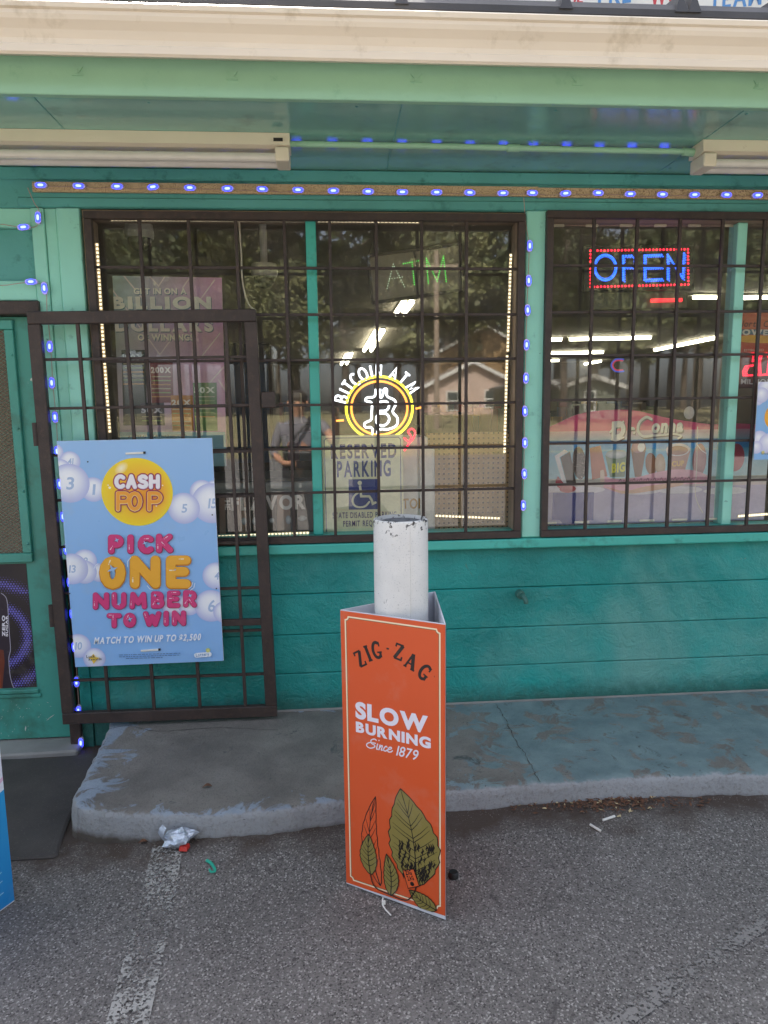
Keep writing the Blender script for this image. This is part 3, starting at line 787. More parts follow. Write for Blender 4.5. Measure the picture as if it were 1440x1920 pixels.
for (a, b) in (((148, 640), (204, 1325)), ((238, 640), (289, 1325)), ((332, 640), (375, 1325)), ((425, 640), (460, 1318))):
    s1, _ = gs(*a); s2, _ = gs(*b); mb = MB(); mb.bar(gpos(s1, 2*eh), gpos(s2, 1-2*eh), .014, .014, bev=.001); mb.build('upright_bar', 'black', gt)
for y, x in ((673, 150), (765, 150), (847, 440), (931, 440), (1018, 440), (1104, 450), (1184, 450), (1272, 300)):
    _, t = gs(x, y); mb = MB(); p, q = gpos(2*e, t), gpos(1-2*e, t); d = Vector((0, .014, 0)); mb.bar(p+d, q+d, .012, .012, bev=.001); mb.build('cross_bar', 'black', gt)
_, t = gs(450, 1166); mb = MB(); p, q = gpos(.62, t), gpos(1-2*e, t); mb.bar(p-Vector((0, .004, 0)), q-Vector((0, .004, 0)), .03, .02, bev=.002); mb.build('lock_rail', 'black', gt)
for t in (.28, .72):
    mb = MB(); p = gpos(0, t); mb.tube([p+Vector((-.008, -.012, -.05)), p+Vector((-.008, -.012, .05))], .011, 10); mb.build('hinge', 'black', gt)
mb = MB()
p = PY(500, 750, GY)
mb.box(p.x-.02, p.x+.04, GY-.03, GY-.0175, p.z-.035, p.z+.035, .003); mb.build('latch_plate', 'black', gt)

# ---------------------------------------------------------------- shop-light fixtures and conduit under the eave
def fixture(x0, x1, label, z=2.583):
    f = thing('fluorescent_fixture', label, 'light fixture', ((x0+x1)/2, -.39, z), group='twin tube lights under the eave')
    mb = MB(); mb.profile_x([(-.418, z+.014), (-.424, z-.03), (-.40, z-.036), (-.33, z-.036), (-.306, z-.03), (-.312, z+.014)], x0, x1); mb.build('housing', 'whiteold', f)
    for y in (-.405, -.335):
        mb = MB(); mb.tube([(x0+.05, y, z-.07), (x1-.05, y, z-.07)], .0165, 14); mb.build('tube', 'tube', f)
    for xa, xb in ((x0+.003, x0+.055), (x1-.055, x1-.003)):
        mb = MB(); mb.box(xa, xb, -.428, -.312, z-.088, z-.0365, .006, seg=2); mb.build('lamp_holder', 'whiteold', f)
    mb = MB(); mb.box(x1-.06, x1-.025, -.4248, -.423, z-.018, z-.006); mb.build('maker_plate', 'dark', f)
    return f
fixture(-1.35, -.128, 'cream twin tube light over the gate, its end meeting the green conduit')
fixture(1.485, 2.7, 'cream twin tube light under the eave above the blue dotted sign')
mb = MB(); P = smoothline([(-.13, -.36, 2.578), (.5, -.352, 2.58), (1.0, -.347, 2.577), (1.49, -.345, 2.576)], 6); mb.tube(P, .0115, 12)
mb.tube([(.72, -.349, 2.5785), (.77, -.349, 2.5785)], .0145, 12); mb.tube([(1.44, -.345, 2.576), (1.484, -.345, 2.572)], .016, 10)
o = mb.build('electrical_conduit', 'fascia', smooth=True); tag(o, 'thin mint painted conduit running under the eave between two lights', 'conduit')

# ---------------------------------------------------------------- strings of blue light modules
def module(root, c, ang, n=None, first=[None]):
    # c: centre, long axis at ang in the wall plane (face to -y)
    if first[0] is None:
        mb = MB(); L, w_, d = .027, .0115, .011; pts = []
        for k in range(24):
            a = 2*pi*k/24; x = math.copysign(abs(cos(a))**.6, cos(a))*L; z = math.copysign(abs(sin(a))**.8, sin(a))*w_; pts.append((x, z))
        mb.prism(pts, -d, 0)
        h = mb.build('light_module', 'lens', None, local=True)
        mb = MB(); mb.prism([(x*.72, z*.82) for x, z in pts], -d-.002, -d+.001); g1 = mb.build('lens', 'blueglow', None, local=True)
        mb = MB(); mb.prism([(x*.42, z*.42) for x, z in pts], -d-.0035, -d-.0005); g2 = mb.build('led', 'bluecore', None, local=True)
        g1.parent = h; g2.parent = h; first[0] = (h, g1, g2); hh = h
    else:
        h, g1, g2 = first[0]; hh = h.copy(); COL.objects.link(hh)
        for g in (g1, g2):
            q = g.copy(); COL.objects.link(q); q.parent = hh
    hh.parent = root
    hh.matrix_local = ROOT[root.name].inverted() @ (Matrix.Translation(c) @ Matrix.Rotation(-ang, 4, 'Y'))
def lights(label, pxs, Y, vert, group='strings of blue light modules'):
    s = thing('string_lights', label, 'string lights', PY(*pxs[0][:2], Y), group=group)
    P = []
    for q in pxs:
        c = PY(q[0], q[1], Y); v = q[2] if len(q) > 2 else vert
        module(s, c, (pi/2 if v else 0)+rg.gauss(0, .045)); P.append(c)
    return s, P
S1, P1 = lights('long row of blue light modules on a tan perforated rail above the windows', [(78, 348.5), (149, 350), (221, 351), (288, 352), (357, 353.5), (427, 355), (492, 356), (559, 357.5), (625, 359), (690, 360.5), (754, 361.5), (818, 362), (880, 362.5), (942, 363.5), (997, 363), (1059, 364), (1120, 363), (1180, 365), (1240, 366), (1300, 366.5), (1360, 366.5), (1418, 367.5), (1478, 368.5)], -.034, False)
mb = MB(); mb.box(-1.225, .94, -.032, -.02, 2.489, 2.529); mb.box(.941, 2.25, -.03, -.018, 2.486, 2.526); mb.build('perforated_rail', 'rail', S1)
Pw = []
for a_, b_ in zip(P1, P1[1:]): Pw += [a_+Vector((0, -.004, 0)), a_.lerp(b_, .5)+Vector((0, -.003, -.006*rg.uniform(.3, 1.6)))]
mb = MB(); mb.tube(smoothline(Pw+[P1[-1]], 3), .0014, 6); mb.build('wire', 'wire', S1)
S2, P2 = lights('blue light modules hanging down the mint pilaster between the two windows', [(992, 462), (990, 527), (988, 582), (986, 647), (985, 709), (983, 771), (983, 830), (982, 888), (980, 947)], -.03, True)
mb = MB(); mb.tube(smoothline([PY(982, 370, -.03), PY(986, 420, -.028)]+P2, 4), .0016, 6); mb.build('wire', 'wire', S2)
S3, P3 = lights('blue light modules framing the transom and running down beside the door', [(73, 409, True), (46, 427, False), (-30, 427, False), (-30, 529, False), (60, 529, False), (85, 541, True), (95, 650, True), (99, 718, True), (105, 782, True), (109, 846, True), (114, 907, True), (120, 968, True), (126, 1030, True), (132, 1090, True), (137, 1150, True), (141, 1212, True), (145, 1277, True), (148.5, 1331, True), (153, 1391, True)], -.026, True)
mb = MB(); mb.tube(smoothline([PY(52, 352, -.03), PY(64, 380, -.026), PY(72, 392, -.024)]+P3[:1]+[PY(68, 424, -.02)]+P3[1:3]+P3[3:6]+[PY(88, 580, -.02)]+P3[6:], 4), .0016, 6); mb.build('wire', 'wire', S3)

# ================================================================ THINGS IN FRONT OF THE SHOP
def board(name, label, cat, O, u, v, W, H, T, edge, group=None):
    fr = frame(O, u, v); r = thing(name, label, cat, mat=fr, group=group)
    mb = MB(); mb.box(0, W, 0, H, -T, 0, min(.001, T/4)); mb.build('panel', edge, r, local=True)
    return r, fr

# ---- blue lottery poster tied to the gate
PYL = GY-.034
c = [PY(x, y, PYL) for x, y in ((105, 828), (397, 820), (420, 1240), (142, 1250))]
u = ((c[1]-c[0])+(c[2]-c[3])).normalized(); v = ((c[0]-c[3])+(c[1]-c[2])).normalized()
W = ((c[1]-c[0]).length+(c[2]-c[3]).length)/2; H = ((c[0]-c[3]).length+(c[1]-c[2]).length)/2
ctr = (c[0]+c[1]+c[2]+c[3])/4
fr0 = frame((0, 0, 0), u, v); O = ctr - fr0.to_3x3() @ Vector((W/2, H/2, 0))
pst, fr = board('lottery_poster', 'large pale blue poster tied to the open gate, pink and yellow balloon letters', 'poster', O, u, v, W, H, .004, 'cardwhite')
k = Ink(fr, (100, 810, 4.2667)); k.clip = [(0.001, 0.001), (W-.001, .001), (W-.001, H-.001), (.001, H-.001)]
bgt, bgb = lin('9fc4ec'), lin('8cbbee')
n = 12
for i in range(n):
    a, b = i/n, (i+1)/n; ca = tuple(x+(y-x)*sin(pi*a*.5+.3) for x, y in zip(bgt, bgb)); cb = tuple(x+(y-x)*sin(pi*b*.5+.3) for x, y in zip(bgt, bgb))
    k.emitface([(0, H*(1-b)), (W, H*(1-b)), (W, H*(1-a)), (0, H*(1-a))], [cb, cb, ca, ca], k.z)
k.lift()
sp = 1/ (4.2667*(1331/3.17)/1)            # metres per crop pixel on this board, near enough
def ball(x, y, r, num=None, ns=60, dim=0):
    c_ = k.p(x, y); k.disc(c_, r*sp, r*sp, 'f7f8fc', 'b4bbe6', (-.1, .35), mid='edf0f9')
    if num:
        q = k.p(x, y); w_ = ns*sp*.62*(len(num)-.6*num.count('1')); k.text(num, (q.x-w_/2, q.y-ns*sp/2), (q.x+w_/2, q.y-ns*sp/2), ns*sp, 'a9bfe0', bold=.02, shear=.15)
for q in ((15, 160, 62), (135, 235, 78, '41', 48), (60, 300, 80), (320, 460, 96, '1', 80), (130, 410, 152, '3', 92),
          (1290, 455, 70), (1190, 480, 96, '2', 56), (1270, 570, 160, '15', 76), (1045, 610, 124, '5', 66),
          (370, 1125, 76), (255, 1030, 92, '9', 52), (250, 1120, 95), (150, 1095, 125, '13', 58),
          (1305, 1150, 110, '4', 60), (970, 1390, 98), (1085, 1380, 90), (1262, 1390, 132, '6', 92), (1370, 1440, 90),
          (200, 1710, 100, '10', 60), (330, 1810, 88)): ball(*q)
cc = k.p(672, 480)
k.disc(cc, 274*sp, 268*sp, 'f2962c', 'f7d92c', (.5, -.05), mid='f8b636', n=56, rings=10)
k.disc(k.p(545, 290), 60*sp, 38*sp, 'fff6d8', 'f8d552', n=24, rings=4, rot=.7)
for x, y, s_ in ((452, 445, 16), (440, 425, 9), (875, 427, 9), (825, 590, 11)): k.disc(k.p(x, y), s_*sp*.6, None, 'fff8e6', n=8)
def badge(txt, a, b, h, layers, **kw):
    for col, bold in layers: k.textp(txt, a, b, h, col, bold=bold, **kw)
# the letters of the word mark, each as outline, edge and face
def mark(txt, xs, y, w_, h, face, tops=None):
    z00 = k.z
    for pas, (col, ww, dx, dy) in enumerate((('a02a56', 52, 0, 0), (face[1], 34, 0, 0), (face[0], 27, 0, 2))):
        for i, ch in enumerate(txt):
            z = z00+pas*7e-4+(i % 2)*3.5e-4
            for st in SF[ch]:
                wd = w_/max(sfwidth(ch), .3)
                if len(st) > 17: st = st[::2] if len(st) % 2 else st[::2]+[st[-1]]
                z = k.blob([k.p(xs[i]+dx+q[0]*wd, y-dy-q[1]*h) for q in st], ww*sp, col, z)
SF['S'] = [[(.52, .86)]+arc(.29, .76, .27, .24, 40, 240, 9)+[(.3, .5)]+arc(.29, .25, .27, .25, 70, -140, 11)+[(.02, .12)]]
SF['H'] = [[(0, 0), (0, 1)], [(.6, 1), (.6, 0)], [(0, .5), (.6, .5)]]
mark('CASH', (505, 598, 690, 782), 440, 56, 86, ('f4eef2', 'd8d2e2'))
k.z += 2.2e-3
mark('POP', (520, 610, 770), 618, 88, 128, ('f3a53a', 'f8df9a'))
k.z += 2.2e-3
def bubble(txt, xs, ws, y, h, wd, dark, mid, hl, dy=None):
    z00 = k.z
    for pas in range(3):
        zb = z00+pas*9e-4
        for i, ch in enumerate(txt):
            yy = y+(dy[i] if dy else 0); z = zb+(i % 2)*4.5e-4
            for st in SF[ch]:
                W_ = ws[i]/max(sfwidth(ch), .2)
                if len(st) > 17: st = st[::2] if len(st) % 2 else st[::2]+[st[-1]]
                pts = [k.p(xs[i]+q[0]*W_, yy-q[1]*h) for q in st]
                if pas == 0: z = k.blob([p_-Vector((0, wd*.03*sp)) for p_ in pts], wd*1.14*sp, dark, z)
                elif pas == 1: z = k.blob([p_+Vector((-wd*.015*sp, wd*.05*sp)) for p_ in pts], wd*.98*sp, mid, z)
                else:
                    a, b = pts[0], pts[min(max(1, len(pts)//3), len(pts)-1)]; e_ = b-a
                    if e_.length > 60*sp: e_ *= 60*sp/e_.length
                    o_ = Vector((-wd*.2*sp, wd*.16*sp)); z = k.blob([a+o_+e_*.1, a+o_+e_*.42], wd*.13*sp, hl, z); z = k.blob([a+o_+e_*.62, a+o_+e_*.66], wd*.1*sp, hl, z)
    return z00
def star(x, y, r, col='9dc4ee'):
    c_ = k.p(x, y); k.poly([(c_.x+(r if i % 2 == 0 else r*.32)*sp*cos(pi*i/4+.35), c_.y+(r if i % 2 == 0 else r*.32)*sp*sin(pi*i/4+.35)) for i in range(8)], col)
PK = ('a01f55', 'd63f7c', 'f8d6e4')
bubble('PICK', (468, 622, 704, 850), (74, 1, 78, 88), 950, 106, 48, *PK, (0, -2, 0, -8))
bubble('ONE', (412, 656, 944), (132, 165, 122), 1212, 188, 74, 'd0821f', 'f2b038', 'fdf0c8', (6, 0, 0))
bubble('NUMBER', (342, 492, 634, 806, 934, 1062), (88, 76, 98, 66, 64, 68), 1394, 98, 40, *PK, (4, 2, 0, -4, -10, -14))
bubble('TO', (452, 584), (78, 62), 1542, 80, 40, *PK, (4, 0))
bubble('WIN', (742, 906, 972), (104, 1, 72), 1534, 84, 40, *PK, (0, -4, -6))
k.z += 2.9e-3
for q in ((512, 862, 22), (737, 886, 22), (478, 1096, 44), (527, 1372, 18), (818, 1302, 16), (845, 1368, 16), (1098, 1304, 20), (618, 1492, 24), (978, 1098, 10)): star(*q)
for a in (((600, 1075), (600, 1030), (625, 1000)), ((330, 1090), (345, 1060), (362, 1050)), ((755, 1225), (775, 1250), (800, 1255)), ((1085, 1250), (1110, 1230), (1118, 1200)), ((1100, 1262), (1128, 1240), (1136, 1205))):
    k.stroke(k.P(a), 5*sp, 'e9f1fb')
k.textp('MATCH TO WIN UP TO $2,500', (330, 1690), (1180, 1658), 50, 'f3f6fb', bold=.035, shear=.22, gap=.13)
rg2 = random.Random(2)
for j, y in enumerate((1778, 1793, 1808)):
    x = 530+55*(j == 2)+0; xe = 1020-140*(j == 2)
    while x < xe:
        l = rg2.uniform(10, 34); k.stroke(k.P([(x, y-(x-530)*.03), (min(x+l, xe), y-(x+l-530)*.03)]), 5*sp, '4d6f9c', cap=False, lift=False); x += l+6
k.lift()
k.poly(k.P([(325, 1768), (345, 1795), (375, 1800), (350, 1820), (328, 1850), (312, 1815), (285, 1800), (312, 1790)]), 'e8c24a')
k.textp('Luck', (272, 1802), (340, 1798), 22, '2d3b52', bold=.02); k.textp('Rewards', (290, 1824), (392, 1816), 18, '2d3b52', bold=.02)
k.stroke(k.P([(1150, 1780), (1250, 1772)]), 40*sp, 'e9f0f8'); k.disc(k.p(1240, 1740), 18*sp, None, 'e6e3a0', 'c8cf6a'); k.textp('Lottery', (1145, 1792), (1250, 1782), 26, '5f93c8', bold=.02)
for q in ((282, 237), (1275, 660), (1308, 1248), (137, 1288)): k.disc(k.p(*q), 6*sp, None, '23303f', n=10)
k.build('artwork', pst)
for a, b in (((580, 172), (730, 165)), ((702, 1748), (850, 1738))):
    mb = MB(); p, q = k.p(*a), k.p(*b); mb.bar((p.x, p.y, .004), (q.x, q.y, .004), 16*sp, .004, (0, 0, 1), .001); mb.build('cable_tie', 'white', pst, local=True)
    mb = MB(); mb.box(q.x-9*sp, q.x+9*sp, q.y-9*sp, q.y+9*sp, .001, .0065, .001); mb.build('tie_hole', 'dark', pst, local=True)

# ---- bollard pipe and its orange triangular wrap
bo = thing('bollard', 'chipped white steel pipe bollard standing inside the orange triangular wrap', 'bollard', (.211, -1.11, 0))
mb = MB(); mb.lathe([(.085, -.06), (.085, 1.222), (.0835, 1.228), (.079, 1.2305), (.079, 1.214)], (.211, -1.11), 64); mb.build('pipe', 'pipe', bo, smooth=True)
M['fill'] = paint('rough_cement_fill', lin('6a6c70'), .9, .3, 40, dirt=lin('2e2e30'), da=(.5, .62), ds=60, bs=120, bst=.9)
mb = MB(); mb.lathe([(.0785, 1.20), (.0785, 1.216), (.06, 1.222), (.03, 1.224), (.005, 1.2235)], (.211, -1.11), 40); mb.build('cement_cap', 'fill', bo, smooth=True)
mb = MB(); mb.tube([(.211+.085*cos(-1.32), -1.11+.085*sin(-1.32), .0), (.211+.085*cos(-1.32), -1.11+.085*sin(-1.32), 1.215)], .0016, 6); mb.build('weld_seam', 'pipe', bo)

def wrap(name, label, A, B, C3, z0, z1, edgecol, T=.004):
    # a folded three-sided sign: A front right, B front left, C3 rear, ground points
    cen = (Vector(A)+Vector(B)+Vector(C3))/3
    r = thing(name, label, 'bollard sign', (cen[0], cen[1], 0))
    parts = []
    for i, (p, q) in enumerate(((B, A), (A, C3), (C3, B))):
        p = Vector((p[0], p[1], 0)); q = Vector((q[0], q[1], 0)); d = (q-p).normalized(); nrm = d.cross(Vector((0, 0, 1)))
        if nrm.dot(p-Vector((cen[0], cen[1], 0))) < 0: nrm = -nrm
        a, b = p+d*.0012, q-d*.0012; inn = -nrm*T; a2 = a+inn+d*T*1.75; b2 = b+inn-d*T*1.75
        zz0 = lambda P: gsurf(P.x, P.y)+z0
        mb = MB(); mb.hexa([(a.x, a.y, zz0(a)), (b.x, b.y, zz0(b)), (b2.x, b2.y, zz0(b)), (a2.x, a2.y, zz0(a)), (a.x, a.y, z1), (b.x, b.y, z1), (b2.x, b2.y, z1), (a2.x, a2.y, z1)])
        mb.build('panel', edgecol[i], r); parts.append((p, q, d, nrm))
    return r, parts
A, B = PZ(836, 1723, 0.002), PZ(649, 1656, 0.008)
C3 = PY(816, 1114, -.93); Cv = Vector((C3.x, -.93, 0))
M['orangeink'] = paint('orange_printed_panel', lin('d9592c'), .5, .03, 3, dirt=lin('b94d28'), da=(.7, .85), ds=5, bst=.05)
wr, parts = wrap('bollard_sign', 'tall orange three sided sign wrapped around the white bollard, SLOW BURNING in white', A, B, Cv, .004, .945, ['cardwhite', 'cardwhite', 'cardwhite'])
def panelprint(p, q, d, nrm, z0, z1, full):
    W = (q-p).length-.003
    fr = frame(p+d*.0015+nrm*.0004+Vector((0, 0, z0)), d, (0, 0, 1)); H = z1-z0
    k = Ink(fr, (0, 0, 1.0), z=.0006); k.clip = [(0, 0), (W, 0), (W, H), (0, H)]
    k.poly([(0, 0), (W, 0), (W, H), (0, H)], 'd9592c')
    i = .017; t = .011
    for col, w_, o_ in (('8c6a45', .0062, .0012), ('f3dfbd', .0046, 0)):
        ii = i+o_; ring = [(ii+t, ii), (W-ii-t, ii), (W-ii-t+.002, ii+.006), (W-ii-.006, ii+t-.002), (W-ii, ii+t), (W-ii, H-ii-t), (W-ii-.006, H-ii-t+.002), (W-ii-t+.002, H-ii-.006), (W-ii-t, H-ii), (ii+t, H-ii), (ii+t-.002, H-ii-.006), (ii+.006, H-ii-t+.002), (ii, H-ii-t), (ii, ii+t), (ii+.006, ii+t-.002), (ii+t-.002, ii+.006)]
        k.stroke(ring, w_, col, closed=True)
    return k, W, H
p, q, d, nrm = parts[0]
k, W, H = panelprint(p, q, d, nrm, .012, .943, True)
# the arched name in slab capitals
SLAB = {
 'Z': ([[(.06, .95), (.6, .95)], [(.56, .95), (.08, .05)], [(.04, .05), (.62, .05)], [(.05, 1), (.03, .76)], [(.62, .26), (.6, 0)]], [.1, .17, .1, .09, .09]),
 'I': ([[(.25, .05), (.25, .95)], [(.08, .95), (.42, .95)], [(.08, .05), (.42, .05)]], [.17, .09, .09]),
 'G': ([arc(.36, .5, .31, .46, 52, 305, 18), [(.34, .36), (.72, .36)], [(.58, .36), (.58, .04)], [(.58, .98), (.58, .7)]], [.15, .08, .13, .08]),
 'A': ([[(.08, .05), (.36, .96)], [(.36, .96), (.66, .05)], [(.2, .32), (.55, .32)], [(-.04, .04), (.2, .04)], [(.5, .04), (.82, .04)]], [.1, .18, .08, .09, .09]),
 '-': ([[(0, .5), (.34, .5)], [(.1, .58), (.24, .42)]], [.13, .1])}
k.crop = (640, 1160, 6.855)
hZ = (k.p(240, 430)-k.p(240, 600)).length*1.2
for ch, x, y, a, s_ in (('Z', 240, 515, 30, 1), ('I', 338, 448, 24, 1), ('G', 458, 402, 13, 1.02), ('-', 598, 385, 0, .6), ('Z', 738, 425, -13, 1), ('A', 905, 548, -21, 1.02), ('G', 1075, 690, -34, 1.0)):
    c_ = k.p(x, y); w_ = max(q_[0] for st in SLAB[ch][0] for q_ in st); ca, sa = cos(radians(a)), sin(radians(a)); hh = hZ*s_
    for st, wd in zip(*SLAB[ch]):
        P = [((q_[0]-w_/2)*hh*.84, (q_[1]-.5)*hh) for q_ in st]
        k.stroke([(c_.x+x_*ca-y_*sa, c_.y+x_*sa+y_*ca) for x_, y_ in P], wd*hh*1.22, '241d1c', cap=False, lift=False); k.lift(.3)
k.lift(); k.textp('R', (1192, 752), (1206, 756), 20, '5a2a1c')
k.textp('SLOW', (184, 1262), (1114, 1466), 192, 'e6e2ee', bold=.052, gap=.05)
k.textp('BURNING', (190, 1444), (1152, 1664), 120, 'e6e2ee', bold=.052, gap=.09)
# the thin script line
def script(pts, wd=15, col='e6e2ee'):
    P = [k.p(*q_) for q_ in smoothxy(pts)]; n = len(P); sc = (k.p(0, 0)-k.p(0, 100)).length/100
    k.stroke(P, wd*sc, col, lift=False); k.lift(.3)
def smoothxy(pts): return [(q_.x, q_.y) for q_ in [Vector((a.x, a.y)) for a in smoothline([(x, y, 0) for x, y in pts], 5)]]
for s_ in ([(452, 1560), (425, 1545), (385, 1560), (390, 1600), (430, 1625), (425, 1650), (375, 1662), (335, 1640), (330, 1610), (370, 1590), (440, 1600)],
           [(470, 1610), (455, 1670), (470, 1675)], [(485, 1565), (488, 1562)], [(500, 1622), (485, 1682)], [(492, 1660), (520, 1630), (530, 1640), (515, 1685), (530, 1688)],
           [(590, 1650), (575, 1638), (550, 1665), (548, 1690), (570, 1700), (592, 1685)], [(600, 1680), (640, 1672), (645, 1655), (622, 1652), (602, 1680), (605, 1708), (640, 1710), (660, 1695)]): script(s_)
k.textp('1879', (705, 1752), (975, 1818), 128, 'e6e2ee', bold=.012, shear=.24, gap=.08)
# a plain leaf ornament of the same size and colours in place of the trade-mark figure
k.crop = (580, 1400, 4.5); sl = (k.p(0, 0)-k.p(0, 100)).length/100
def leaf(base, tip, wid, col, dark, veins=9, bend=.0, rngs=0):
    b, t = k.p(*base), k.p(*tip); ax = t-b; nn = Vector((-ax.y, ax.x)).normalized(); L = ax.length; w_ = wid*sl
    mid = [b+ax*(i/24)+nn*bend*L*sin(pi*i/24) for i in range(25)]
    pr = [w_*(sin(pi*min(1, (i/24)**.8))**.85)*(1+.05*sin(i*2.1)) for i in range(25)]
    Lf = [m+nn*r for m, r in zip(mid, pr)]; Rt = [m-nn*r for m, r in zip(mid, pr)]
    k.poly(Lf+Rt[::-1][1:-1], col); k.stroke(Lf, 7*sl, dark); k.stroke(Rt, 7*sl, dark); k.stroke(mid, [10*sl*(1-.6*i/24) for i in range(25)], dark)
    for j in range(2, 2+veins):
        i = int(j*22/(veins+2)); f = min(24, i+4)
        for E in (Lf, Rt):
            e = mid[i]+(E[f]-mid[i])*.86; m = (mid[i]+e)/2+ax.normalized()*(-6*sl); k.stroke([mid[i], m, e], [6*sl, 5*sl, 2.5*sl], dark, lift=False); k.lift(.3)
    return mid, Lf, Rt
OL, BK = '8a7d42', '1f1a17'
leaf((600, 1170), (560, 420), 70, 'd9592c', BK, 7, .10)
mid, Lf, Rt = leaf((905, 1180), (770, 352), 205, OL, BK, 12, -.05)
rr = random.Random(4)
for j in range(70):
    u_, s_ = rr.uniform(.1, .47), rr.uniform(-.86, .86); i = int(u_*24); E = Lf if s_ > 0 else Rt; c_ = mid[i]+(E[i]-mid[i])*abs(s_)
    ax = (mid[i]-mid[i+1]).normalized(); nn = Vector((-ax.y, ax.x)); l = rr.uniform(45, 85)*sl
    k.stroke([c_-ax*l/2, c_-ax*l/6+nn*7*sl, c_+ax*l/6-nn*7*sl, c_+ax*l/2], [3*sl, rr.uniform(8, 15)*sl, rr.uniform(8, 15)*sl, 3*sl], BK, lift=False); k.lift(.3)
leaf((520, 1075), (505, 735), 72, OL, BK, 6, .04)
leaf((1075, 1375), (845, 1205), 62, OL, BK, 6, .05)
leaf((690, 1250), (655, 900), 62, OL, BK, 6, -.06)
k.stroke(k.P(smoothxy([(905, 1180), (880, 1240), (820, 1290), (700, 1250), (560, 1180), (520, 1075)])), 9*sl, BK)
k.poly(k.P([(793, 1035), (885, 1028), (932, 1170), (838, 1190)]), 'e0602f'); k.stroke(k.P([(793, 1035), (885, 1028), (932, 1170), (838, 1190)]), 6*sl, BK, closed=True)
k.textp('ZIG', (818, 1078), (872, 1072), 36, BK, bold=.04); k.textp('ZAG', (836, 1124), (890, 1118), 34, BK, bold=.04); k.disc(k.p(872, 1152), 17*sl, None, BK)
k.build('front_artwork', wr)
for i in (1, 2):
    kk, W2, H2 = panelprint(*parts[i], .012, .943, False); kk.build('side_artwork', wr)
# loose tie under its front edge
a = PZ(719, 1686, .02); mb = MB(); mb.tube(smoothline([PZ(718, 1682, .016)-Vector((0, .003, 0)), PZ(717, 1694, .01), PZ(722, 1704, .006), PZ(733, 1716, .005)], 5), .0022, 6); mb.box(a.x-.006, a.x+.006, a.y-.009, a.y-.004, .006, .02, .001)
tag(mb.build('cable_tie', 'white'), 'loose white cable tie poking out under the orange bollard sign', 'cable tie')

# ---- white and blue three sided sign cut by the edge of the picture
A2 = PZ(28, 1693, 0); e1 = Vector((-.47, -.88, 0)).normalized(); P1_ = Vector((A2.x, A2.y, 0)); P2_ = P1_+e1*.36; P3_ = P1_+Vector((-.995, .03, 0))*.36
wr2, parts2 = wrap('bollard_sign', 'white and blue folded sign standing beside the door mat', P1_, P2_, P3_, .004, .945, ['cardwhite']*3)
for pp_ in parts2:
    p, q, d, nrm = pp_
    if d.cross(Vector((0, 0, 1))).dot(nrm) < 0: p, q, d = q, p, -d
    W2 = (q-p).length-.003; fr = frame(p+d*.0015+nrm*.0004+Vector((0, 0, .012)), d, (0, 0, 1)); k = Ink(fr); k.clip = [(0, 0), (W2, 0), (W2, .931), (0, .931)]
    k.poly([(0, 0), (W2, 0), (W2, .931), (0, .931)], 'dfe2ee')
    bl = lambda u, v: tuple(a+(b-a)*min(1, max(0, v/.4)) for a, b in zip(lin('1f7fc4'), lin('2f9fdc')))
    k.poly([(-.1, -.1), (W2+.1, -.1), (W2+.1, .42), (W2*.6, .33), (-.1, .05)] if p == P2_ else [(-.1, 0), (W2+.1, 0), (W2+.1, .25), (W2*.4, .36), (-.1, .42)], bl)
    k.stroke([(W2+.02, .43), (W2*.6, .345), (-.05, .08)] if p == P2_ else [(W2+.02, .26), (W2*.4, .37), (-.05, .44)], .012, 'd8b7d2')
    for y in (.05, .09, .12): k.stroke([(W2*.3, y*.6), (W2*.9, y)], .003, '9fd0ee')
    k.build('artwork', wr2)

# ---- door mat
def mat_():
    P = [(-2.1, -.10), (-1.3, -.125), (-1.075, -.10), (-1.052, -.3), (-1.045, -.62), (-1.034, -.70), (-1.012, -.83), (-1.0, -.872), (-1.012, -.888), (-1.1, -.889), (-1.5, -.893), (-2.1, -.9)]
    mb = MB(); n = len(P); rings = [(0, .0), (0, .006), (.012, .011), (.03, .0115)]
    cx, cy = -1.55, -.5
    for off, z in rings:
        for x, y in P:
            d = Vector((cx-x, cy-y)).normalized()*off; mb.v.append(Vector((x+d.x, y+d.y, z+.002+gsurf(x, y)*.5)))
    for r in range(3):
        for i in range(n): j = (i+1) % n; b = r*n; mb.f.append([b+i, b+j, b+n+j, b+n+i]); mb.mi.append(0)
    mb.f.append([3*n+i for i in range(n)]); mb.mi.append(0)
    m, t, p, co = newmat('ribbed_rubber_mat')
    wv = _n(t, 'ShaderNodeTexWave', wave_type='BANDS', bands_direction='X'); wv.inputs['Scale'].default_value = 55; t.links.new(co, wv.inputs['Vector'])
    c = mixrgb(t, ramp(t, noise(t, co, 3, 6, .65), .3, .7), lin('3a3735'), lin('514c48')); c = mixrgb(t, ramp(t, noise(t, co, 170, 4, .7), .6, .7), c, lin('6d665f'))
    t.links.new(c, p.inputs['Base Color']); p.inputs['Roughness'].default_value = .8
    t.links.new(bump(t, noise(t, co, 300, 3, .6), .4, .002, bump(t, wv.outputs[0], .35, .002)), p.inputs['Normal'])
    tag(mb.build('door_mat', m), 'dark ribbed rubber mat lying before the teal door', 'door mat')
mat_()

